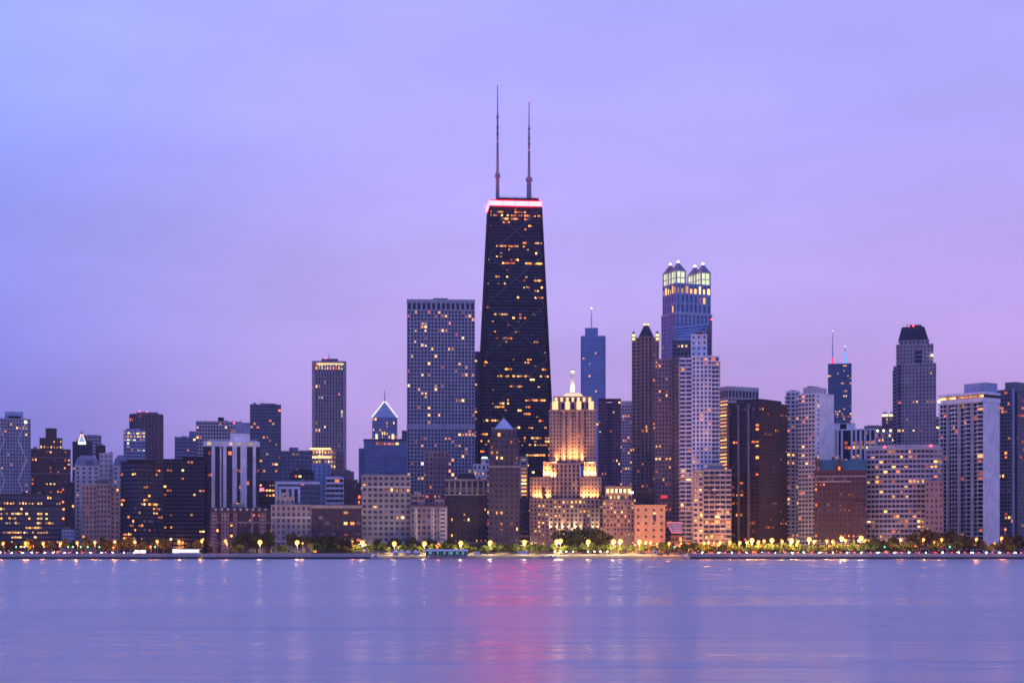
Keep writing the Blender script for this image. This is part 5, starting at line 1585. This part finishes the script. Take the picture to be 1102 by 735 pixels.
def lamp(px, py, kind, Y=None):
    Y = Y or (1243 if not 398 < px < 742 else 1244)
    h = py2z(py, Y)
    e = empty('street_lamp', (px2x(px, Y), Y, GZ - .05), 0)
    later(e, {'big': 'tall bright sodium street lamp', 'small': 'small orange street lamp', 'red': 'dim reddish street lamp'}[kind], 'street lamp', {'big': 'tall bright lamps along the shore', 'small': 'small orange lamps among the trees', 'red': 'dim reddish lamps'}[kind], px)
    o = bpy.data.objects.new('pole', PM); o.parent = e; o.scale = (1, 1, h); col.objects.link(o)
    o = bpy.data.objects.new('lamp_arm', AM); o.parent = e; o.location = (0, 0, h); col.objects.link(o)
    o = bpy.data.objects.new('globe', GM[kind]); o.parent = e; o.location = (0, -1.2, h - .15); col.objects.link(o)
    l = bpy.data.objects.new('lamp_light', LL['back' if Y > 1290 else kind]); l.parent = e; l.location = (-.5, -1.2, h - 2.05); col.objects.link(l)
    if kind == 'big':      # the hood throws most of the light down on to the trees and the path
        l = bpy.data.objects.new('lamp_light', HOOD); l.parent = e; l.location = (.5, -1.2, h - 2.05)
        l.rotation_euler = Vector((0, .75, -.65)).to_track_quat('-Z', 'Y').to_euler(); col.objects.link(l)
for px, py in ((280, 583), (320, 583.3), (390, 583.5), (424.5, 584.5), (457, 584.5), (496, 584), (527.5, 583.5), (564.5, 583), (599.2, 582.3), (603.2, 581.6), (633, 582.5), (660, 582.3), (667.5, 582), (688, 582.5),
               (809, 581), (830.5, 581), (851.5, 581), (870.5, 580), (905.5, 579), (926.5, 578.5)):
    lamp(px, py, 'big')
for px, py in ((4, 584), (28, 583.6), (47, 584), (65.5, 584), (83.5, 583.5), (102.5, 583), (124, 582.5), (145.5, 582.5), (169.5, 582), (193, 582), (217.5, 581.5), (243, 581.5),
               (695, 582.6), (700, 583), (720, 584), (757.5, 583.6), (762.5, 583), (775, 583), (785.5, 583), (796, 583.3), (803.5, 583), (816, 582.4), (822, 581.6), (841.5, 582), (858.5, 582), (876, 582), (889.5, 581.5), (896, 582), (910, 581), (931, 581),
               (969, 580), (993.5, 580), (1013, 580), (1050.5, 579.6), (1077.5, 578.5)):
    lamp(px, py, 'small', 1306 if (690 < px < 935 and round(px) % 2) else None)
for px, py in ((31, 583.8), (122.5, 588.6), (162.5, 587.6), (197, 583), (379.5, 582), (472, 584.6), (707, 584), (713, 586), (733, 584), (741, 585), (749, 584), (768, 583), (975.5, 585), (1005, 583), (1070, 584), (1081.5, 569), (326, 584), (655, 585), (683, 585.5), (690, 587)):
    lamp(px, py, 'red', 1306 if 640 < px < 935 else 1252)

# traffic lights
tl_pole = MB().cone(0, 0, -.2, 5.6, .12, .08, 6)
tl_pole = tl_pole.mesh('pole', polem)
tl_box = MB().box(-.22, .22, -.2, .2, 4.6, 5.7).mesh('signal_box', W('black_metal'))
tl_lens = {c: MB().ball(0, -.26, z, .34, 8, 5).mesh('signal_lens', emis(c + '_signal', v, 14)) for c, v, z in (('green', (.05, 1, .45), 4.85), ('red', (1, .05, .03), 5.45))}
for px, c in ((17.5, 'green'), (26.5, 'green'), (36, 'red'), (73.5, 'green'), (78.5, 'green'), (87, 'green'), (94.5, 'green'), (107, 'green'), (167, 'green'), (64, 'red'), (726, 'green'), (893, 'red'), (952, 'green'), (985, 'red'), (1022, 'green')):
    Y = 1242
    e = empty('traffic_light', (px2x(px, Y), Y, GZ), 0)
    later(e, 'traffic light showing ' + c, 'traffic light', 'traffic lights along the shore road', px)
    for nm, me in (('pole', tl_pole), ('signal_box', tl_box), ('signal_lens', tl_lens[c])):
        o = bpy.data.objects.new(nm, me); o.parent = e; col.objects.link(o)

# cars on the shore road, all facing along it
def car_proto(colour, c, heading):
    m = simple_mat(colour + '_car_paint', c, .3)
    e = empty('car', (0, 0, -500), 0 if heading > 0 else math.pi)
    b = MB()
    prof = [(-2.2, .35), (2.2, .35), (2.25, .75), (1.2, .92), (-1.6, .95), (-2.25, .85)]
    n = len(prof)
    for yy in (-.85, .85):
        b.face([(x, yy, z) for x, z in (prof if yy < 0 else reversed(prof))])
    for k in range(n):
        a, d = prof[k], prof[(k + 1) % n]
        b.face([(a[0], .85, a[1]), (d[0], .85, d[1]), (d[0], -.85, d[1]), (a[0], -.85, a[1])])
    b.frustum_rect(-1.1, .6, -.68, .68, 1.40, -1.0, .5, -.64, .64, 1.46)
    b.build('body', m, e)
    MB().frustum_rect(-1.55, 1.1, -.78, .78, .93, -1.1, .6, -.68, .68, 1.4).build('cabin_glass', GL['black'][1], e)
    for x in (-1.35, 1.35):
        for yy in (-.86, .86):
            w_ = MB()
            w_.cone(0, 0, -.1, .1, .34, .34, 10)
            o = w_.build('wheel', W('black_metal'), e)
            o.location = (x, yy, .34); o.rotation_euler = (R(90), 0, 0)
    for yy in (-.6, .6):
        MB().ball(2.22, yy, .66, .17, 8, 5).build('headlight', emis('headlight_glow', (1, .86, .66), 260), e)
        MB().ball(-2.24, yy, .72, .13, 8, 5).build('taillight', emis('taillight_glow', (1, .03, .02), 60), e)
    return e
CARS = []
for colour, c in (('white', (.75, .75, .74)), ('silver', (.45, .46, .48)), ('black', (.02, .02, .022)), ('red', (.35, .03, .025)), ('blue', (.04, .08, .22))):
    for hd in (1, -1):
        CARS.append((colour, hd, car_proto(colour, c, hd)))
used = set()
crng = random.Random(12)
def car(px, lane):
    k = crng.randrange(5) * 2 + (0 if lane == 0 else 1)
    colour, hd, proto = CARS[k]
    Y = 1228.5 if lane == 0 else 1235.5
    if k in used:
        o = copy_tree(proto)
    else:
        o = proto; used.add(k)
    o.location = (px2x(px, Y), Y, GZ + .01)
    later(o, '%s car heading %s' % (colour, 'right' if hd > 0 else 'left'), 'car', 'cars on the shore road', px)
def carline(a, b, step):
    px = a
    while px < b:
        car(px, 0); car(px + step * .5 + crng.uniform(-1, 1), 1)
        px += step + crng.uniform(-2.5, 3.5)
carline(-3, 142, 11)
carline(752, 1104, 15)
for colour, hd, proto in CARS:
    if proto.location.z < -100:
        for ch in list(proto.children): bpy.data.objects.remove(ch)
        bpy.data.objects.remove(proto)

# shore pavilion, shelters, tents, beach house
def stand(name, px, Y, z=GZ, rz=0): return empty(name, (px2x(px, Y), Y, z), rz)
pale = W('white_concrete')
e = tag(stand('lit_pavilion', 200, 1221.5, GZ + .1), 'long flat roofed glass pavilion shining white beside the black slab tower', 'pavilion')
hw = 10.3
MB().box(-hw, hw, 0, 4, 3.0, 3.4).build('roof', pale, e)
MB().box(-hw + .4, hw - .4, .6, 3.6, 0, .6).build('base_wall', pale, e)
for k in range(13):
    x = -hw + .6 + (2 * hw - 1.2) * k / 12
    MB().box(x - .09, x + .09, .42, .58, 0, 3.0).build('post', pale, e)
for k in range(12):
    x = -hw + .6 + (2 * hw - 1.2) * (k + .5) / 12
    MB().box(x - .7, x + .7, .66, .74, .62, 2.9).build('lit_pane', emis('pavilion_glow_%d' % (k < 3), (1, .93, .78), 3.2 if k < 3 else 1.3), e)
for px in (147, 153.5):
    e = tag(stand('bus_shelter', px, 1223, GZ + .1), 'small bright white lit bus shelter, the %s of two by the black corner tower' % ('first' if px < 150 else 'second'), 'bus shelter', 'lit bus shelters')
    w_ = 1.6 if px < 150 else 2.3
    MB().box(-w_, w_, -.8, .8, 2.5, 2.7).build('roof', polem, e)
    MB().box(-w_ + .1, w_ - .1, .5, .6, .3, 2.4).build('lit_panel', emis('shelter_glow', (1, .9, .72), 2.2), e)
    for x in (-w_ + .1, w_ - .1):
        MB().box(x - .05, x + .05, -.7, -.6, 0, 2.5).build('post', polem, e)
# four white peaked tents
for k, px in enumerate((425.5, 432.3, 439, 447.3)):
    e = tag(stand('white_tent', px, 1222, 2.55), '%s white peaked canopy tent from the left in the row beside the beach house' % ('first', 'second', 'third', 'fourth')[k], 'tent', 'white peaked tents on the beach')
    r_ = 2.05
    mb = MB()
    mb.frustum_rect(-r_, r_, -r_, r_, 2.5, -.08, .08, -.08, .08, 4.3)
    mb.frustum_rect(-r_ - .02, r_ + .02, -r_ - .02, r_ + .02, 2.05, -r_, r_, -r_, r_, 2.499)
    mb.build('canopy', wall_mat('tent_canvas', (.8, .8, .8), .7, .05), e)
    for sx in (-1, 1):
        for sy in (-1, 1):
            MB().cone(sx * (r_ - .1), sy * (r_ - .1), -.3, 2.1, .07, .07, 6).build('leg', polem, e)
    if k != 1: MB().box(-r_ + .15, r_ - .15, r_ - .2, r_ - .12, 0, 2.04).build('back_sheet', wall_mat('tent_canvas', (.8, .8, .8), .7, .05), e)
e = tag(stand('beach_house', 480.5, 1222, 2.55), 'long low beach house with white roof and green lit open front', 'beach house')
hw = 15.9
mb = MB().frustum_rect(-hw, hw, -2.6, 3, 3.2, -hw + .6, hw - .6, -.4, .8, 4.5)
mb.build('roof', wall_mat('beach_roof', (.72, .73, .76), .6, .1), e)
MB().box(-hw + .5, hw - .5, 2.2, 2.6, -.5, 3.2).build('back_wall', W('mid_grey'), e)
MB().box(-hw + .5, hw - .5, -1.6, 2.1, -.5, .25).build('deck', W('grey_concrete'), e)
for k in range(12):
    x = -hw + .8 + (2 * hw - 1.6) * k / 11
    MB().cone(x, -2.1, -.5, 3.2, .12, .12, 6).build('post', pale, e)
for k, (x, w_) in enumerate(((-12, 1.1), (-6.5, .7), (-1.5, .9), (3.2, 1.5), (7.8, .8), (12, .9))):
    MB().box(x - w_, x + w_, 2.08, 2.18, 1.0, 2.7).build('lit_opening', emis('beach_green_glow', (.14, .8, .5), .45), e)
rngb = random.Random(3)
for k in range(9):
    x = rngb.uniform(-14, 14)
    MB().box(x - .5, x + .5, -1.2, -.6, .25, 1.2).build('counter', W(rngb.choice(('mid_grey', 'pale_stone', 'brown_brick'))), e)

# boats, trucks, beach things
def boat(px, Y, z, Lh, label, group=None):
    e = tag(stand('motor_boat', px, Y, z), label, 'boat', group)
    mb = MB()
    sec = [(-1, .9, .55), (-.3, 1, .6), (.5, .8, .7), (1, .05, .95)]
    w_ = Lh * .28
    pv = None
    for f, ww, dk in sec:
        q = [(f * Lh, -ww * w_, dk * Lh * .35), (f * Lh, ww * w_, dk * Lh * .35), (f * Lh, ww * w_ * .45, -.2), (f * Lh, -ww * w_ * .45, -.2)]
        if pv:
            for k in range(4):
                mb.face([pv[k], pv[(k + 1) % 4], q[(k + 1) % 4], q[k]])
        else:
            mb.face(q)
        pv = q
    mb.face(pv)
    mb.build('hull', wall_mat('boat_paint', (.70, .71, .74), .4, .08), e)
    MB().frustum_rect(-.35 * Lh, .25 * Lh, -w_ * .55, w_ * .55, .2 * Lh, -.3 * Lh, .12 * Lh, -w_ * .48, w_ * .48, .47 * Lh).build('cabin', wall_mat('boat_paint', (.70, .71, .74), .4, .08), e)
    MB().frustum_rect(-.30 * Lh, .24 * Lh, -w_ * .58, w_ * .58, .29 * Lh, -.27 * Lh, .17 * Lh, -w_ * .54, w_ * .54, .40 * Lh).build('cabin_window', GL['black'][1], e)
    MB().bar((-.2 * Lh, 0, .47 * Lh), (-.2 * Lh, 0, .75 * Lh), .08).build('mast', pale, e)
    return e
boat(404.5, 1208, .35, 5.0, 'white cabin motor boat drawn up left of the white tents')
boat(584, 1213, 1.1, 3.0, 'small dark windowed white boat on the sand below the floodlit tower, left of two', 'boats on the sand')
boat(592.5, 1211, 1.0, 3.6, 'larger white boat on the sand below the floodlit tower, right of two', 'boats on the sand')
e = tag(stand('jetty', 400, 1206, 0), 'low dark timber jetty under the white cabin motor boat', 'jetty')
MB().box(-8, 6, -1.5, 4.5, .05, .32).build('deck', W('dark_metal'), e)
for x in (-7, -3.5, 0, 3.5):
    MB().cone(x, -1.3, -1.5, .05, .18, .18, 7).build('pile', bark, e)
def truck(px, Y, z, label, L_=4.5, c=None):
    e = tag(stand('box_van', px, Y, z), label, 'van')
    m = c or wall_mat('boat_paint', (.70, .71, .74), .4, .08)
    MB().box(-L_, L_ * .45, -1.05, 1.05, .55, 2.9).build('cargo_box', m, e)
    MB().frustum_rect(L_ * .47, L_, -1, 1, .5, L_ * .47, L_ * .85, -.95, .95, 2.2).build('cab', m, e)
    MB().box(L_ * .55, L_ * .84, -1.02, -.97, 1.35, 2.0).build('cab_window', GL['black'][1], e)
    for x in (-L_ * .7, L_ * .7):
        for yy in (-.95, .95):
            w_ = MB().cone(0, 0, -.14, .14, .45, .45, 10)
            o = w_.build('wheel', W('black_metal'), e); o.location = (x, yy, .45); o.rotation_euler = (R(90), 0, 0)
    return e
truck(564, 1226, 2.9, 'white box van parked on the beach below the tall lamp beside the pyramid topped tower')
truck(514.5, 1224, 2.75, 'small pale van at the right end of the beach house', 2.4)
e = tag(stand('lifeguard_tower', 704.8, 1222, 2.7), 'white lifeguard hut on stilts before the low sandstone block', 'lifeguard hut')
MB().box(-1.2, 1.2, -1.1, 1.1, 1.0, 3.2).build('hut', pale, e)
MB().frustum_rect(-1.6, 1.6, -1.6, 1.6, 3.2, -.1, .1, -.1, .1, 4.1).build('roof', pale, e)
MB().box(-.7, .7, -1.16, -1.11, 1.9, 2.8).build('hatch', GL['grey'][1], e)
for sx in (-1, 1):
    for sy in (-1, 1):
        MB().cone(sx * 1, sy * .95, -.4, 1.0, .1, .1, 6).build('leg', pale, e)
for px, w_ in ((709.5, 1.3), (712.2, .9), (718.6, .9)):
    e = tag(stand('beach_cart', px, 1222, 2.65), {709.5: 'large dark beach cart just right of the lifeguard hut', 712.2: 'small dark beach cart second to the right of the lifeguard hut', 718.6: 'lone dark beach cart farthest right of the lifeguard hut'}[px], 'cart', 'dark carts on the sand')
    MB().box(-w_, w_, -.6, .6, .35, 1.25).build('tub', W('dark_metal'), e)
    MB().bar((w_, 0, .9), (w_ + .7, 0, 1.3), .08).build('handle', polem, e)
    for x in (-w_ * .6, w_ * .6):
        o = MB().cone(0, 0, -.7, .7, .3, .3, 8).build('wheel', W('black_metal'), e); o.location = (x, 0, .3); o.rotation_euler = (R(90), 0, 0)
# white lights along the beach
bm_ = MB().ball(0, 0, 2.6, .33, 8, 5).mesh('lamp_globe', emis('white_beach_lamp', (1, .86, .70), 25, True))
bp_ = MB().cone(0, 0, -.4, 2.6, .08, .06, 6).mesh('pole', polem)
for px in (597, 603.2, 609.5, 616.8, 632.7, 639.8, 646.2, 653.6):
    e = stand('beach_lamp', px, 1232, 2.95)
    later(e, 'low white beach lamp', 'beach lamp', 'low white lamps on the sand', px)
    for nm, me in (('pole', bp_), ('globe', bm_)):
        o = bpy.data.objects.new(nm, me); o.parent = e; col.objects.link(o)
# kerb fence by the beach
e = tag(stand('beach_fence', 575, 1258, GZ - .2), 'low pale wall of posts and rails along the top of the beach', 'fence')
MB().box(-118, 118, -.1, .1, .95, 1.2).build('rail', W('beige_stone'), e)
MB().box(-118, 118, -.12, .12, -.3, .75).build('plinth', W('beige_stone'), e)
fp = MB().box(-.12, .12, -.15, .15, -.3, 1.3).mesh('post', W('beige_stone'))
for k in range(60):
    o = bpy.data.objects.new('post', fp); o.parent = e; o.location = (-117 + 234 * k / 59, 0, 0); col.objects.link(o)

# the person standing on the promenade
def person(px, Y, z, label):
    me = bpy.data.meshes.new('person')
    V = [(0, 0, .95), (0, .0, 1.2), (0, .01, 1.42), (0, .0, 1.53), (0, -.02, 1.66), (0, -.01, 1.76),
         (-.19, 0, 1.40), (-.25, .02, 1.12), (-.22, -.06, .88), (.19, 0, 1.40), (.25, .02, 1.12), (.22, -.06, .88),
         (-.10, 0, .88), (-.12, -.02, .48), (-.12, .03, .07), (-.13, -.14, .03), (.10, 0, .88), (.12, .02, .48), (.13, .08, .07), (.14, -.08, .03)]
    E = [(0, 1), (1, 2), (2, 3), (3, 4), (4, 5), (2, 6), (6, 7), (7, 8), (2, 9), (9, 10), (10, 11), (0, 12), (12, 13), (13, 14), (14, 15), (0, 16), (16, 17), (17, 18), (18, 19)]
    me.from_pydata(V, E, [])
    o = bpy.data.objects.new('person', me)
    col.objects.link(o)
    sk = o.modifiers.new('skin', 'SKIN')
    rad = [.16, .15, .17, .07, .105, .08, .085, .06, .045, .085, .06, .045, .10, .075, .05, .045, .10, .075, .05, .045]
    for i, v in enumerate(me.skin_vertices[0].data):
        v.radius = (rad[i], rad[i] * .85)
        v.use_root = i == 0
    o.modifiers.new('smooth', 'SUBSURF').levels = 1
    o.modifiers['smooth'].render_levels = 1
    me.materials.append(simple_mat('dark_clothes', (.03, .03, .045), .9))
    o.location = (px2x(px, Y), Y, z)
    tag(o, label, 'person')
    h = MB().ball(0, .02, 1.735, .115, 10, 6).build('hair', simple_mat('dark_hair', (.02, .015, .012), .7), o)
    return o
person(820.5, 1219, GZ + .1, 'lone person in dark clothes standing on the promenade')

# ------------------------------------------------------------------ labels for repeated things
def nearest(px):
    best = min(fronts, key=lambda f: (0 if f[0] <= px <= f[1] else min(abs(px - f[0]), abs(px - f[1])), f[2]))
    return best[3]
groups = {}
for o, ph, px in pending:
    groups.setdefault((ph, nearest(px)), []).append((px, o))
ORD = ['first', 'second', 'third', 'fourth', 'fifth', 'sixth', 'seventh', 'eighth', 'ninth', 'tenth', 'eleventh', 'twelfth', 'thirteenth']
for (ph, sh), lst in groups.items():
    lst.sort(key=lambda t: t[0])
    for k, (px, o) in enumerate(lst):
        if len(lst) == 1:
            o['label'] = '%s before the %s' % (ph, sh)
        else:
            o['label'] = '%s before the %s, %s from left' % (ph, sh, ORD[k])
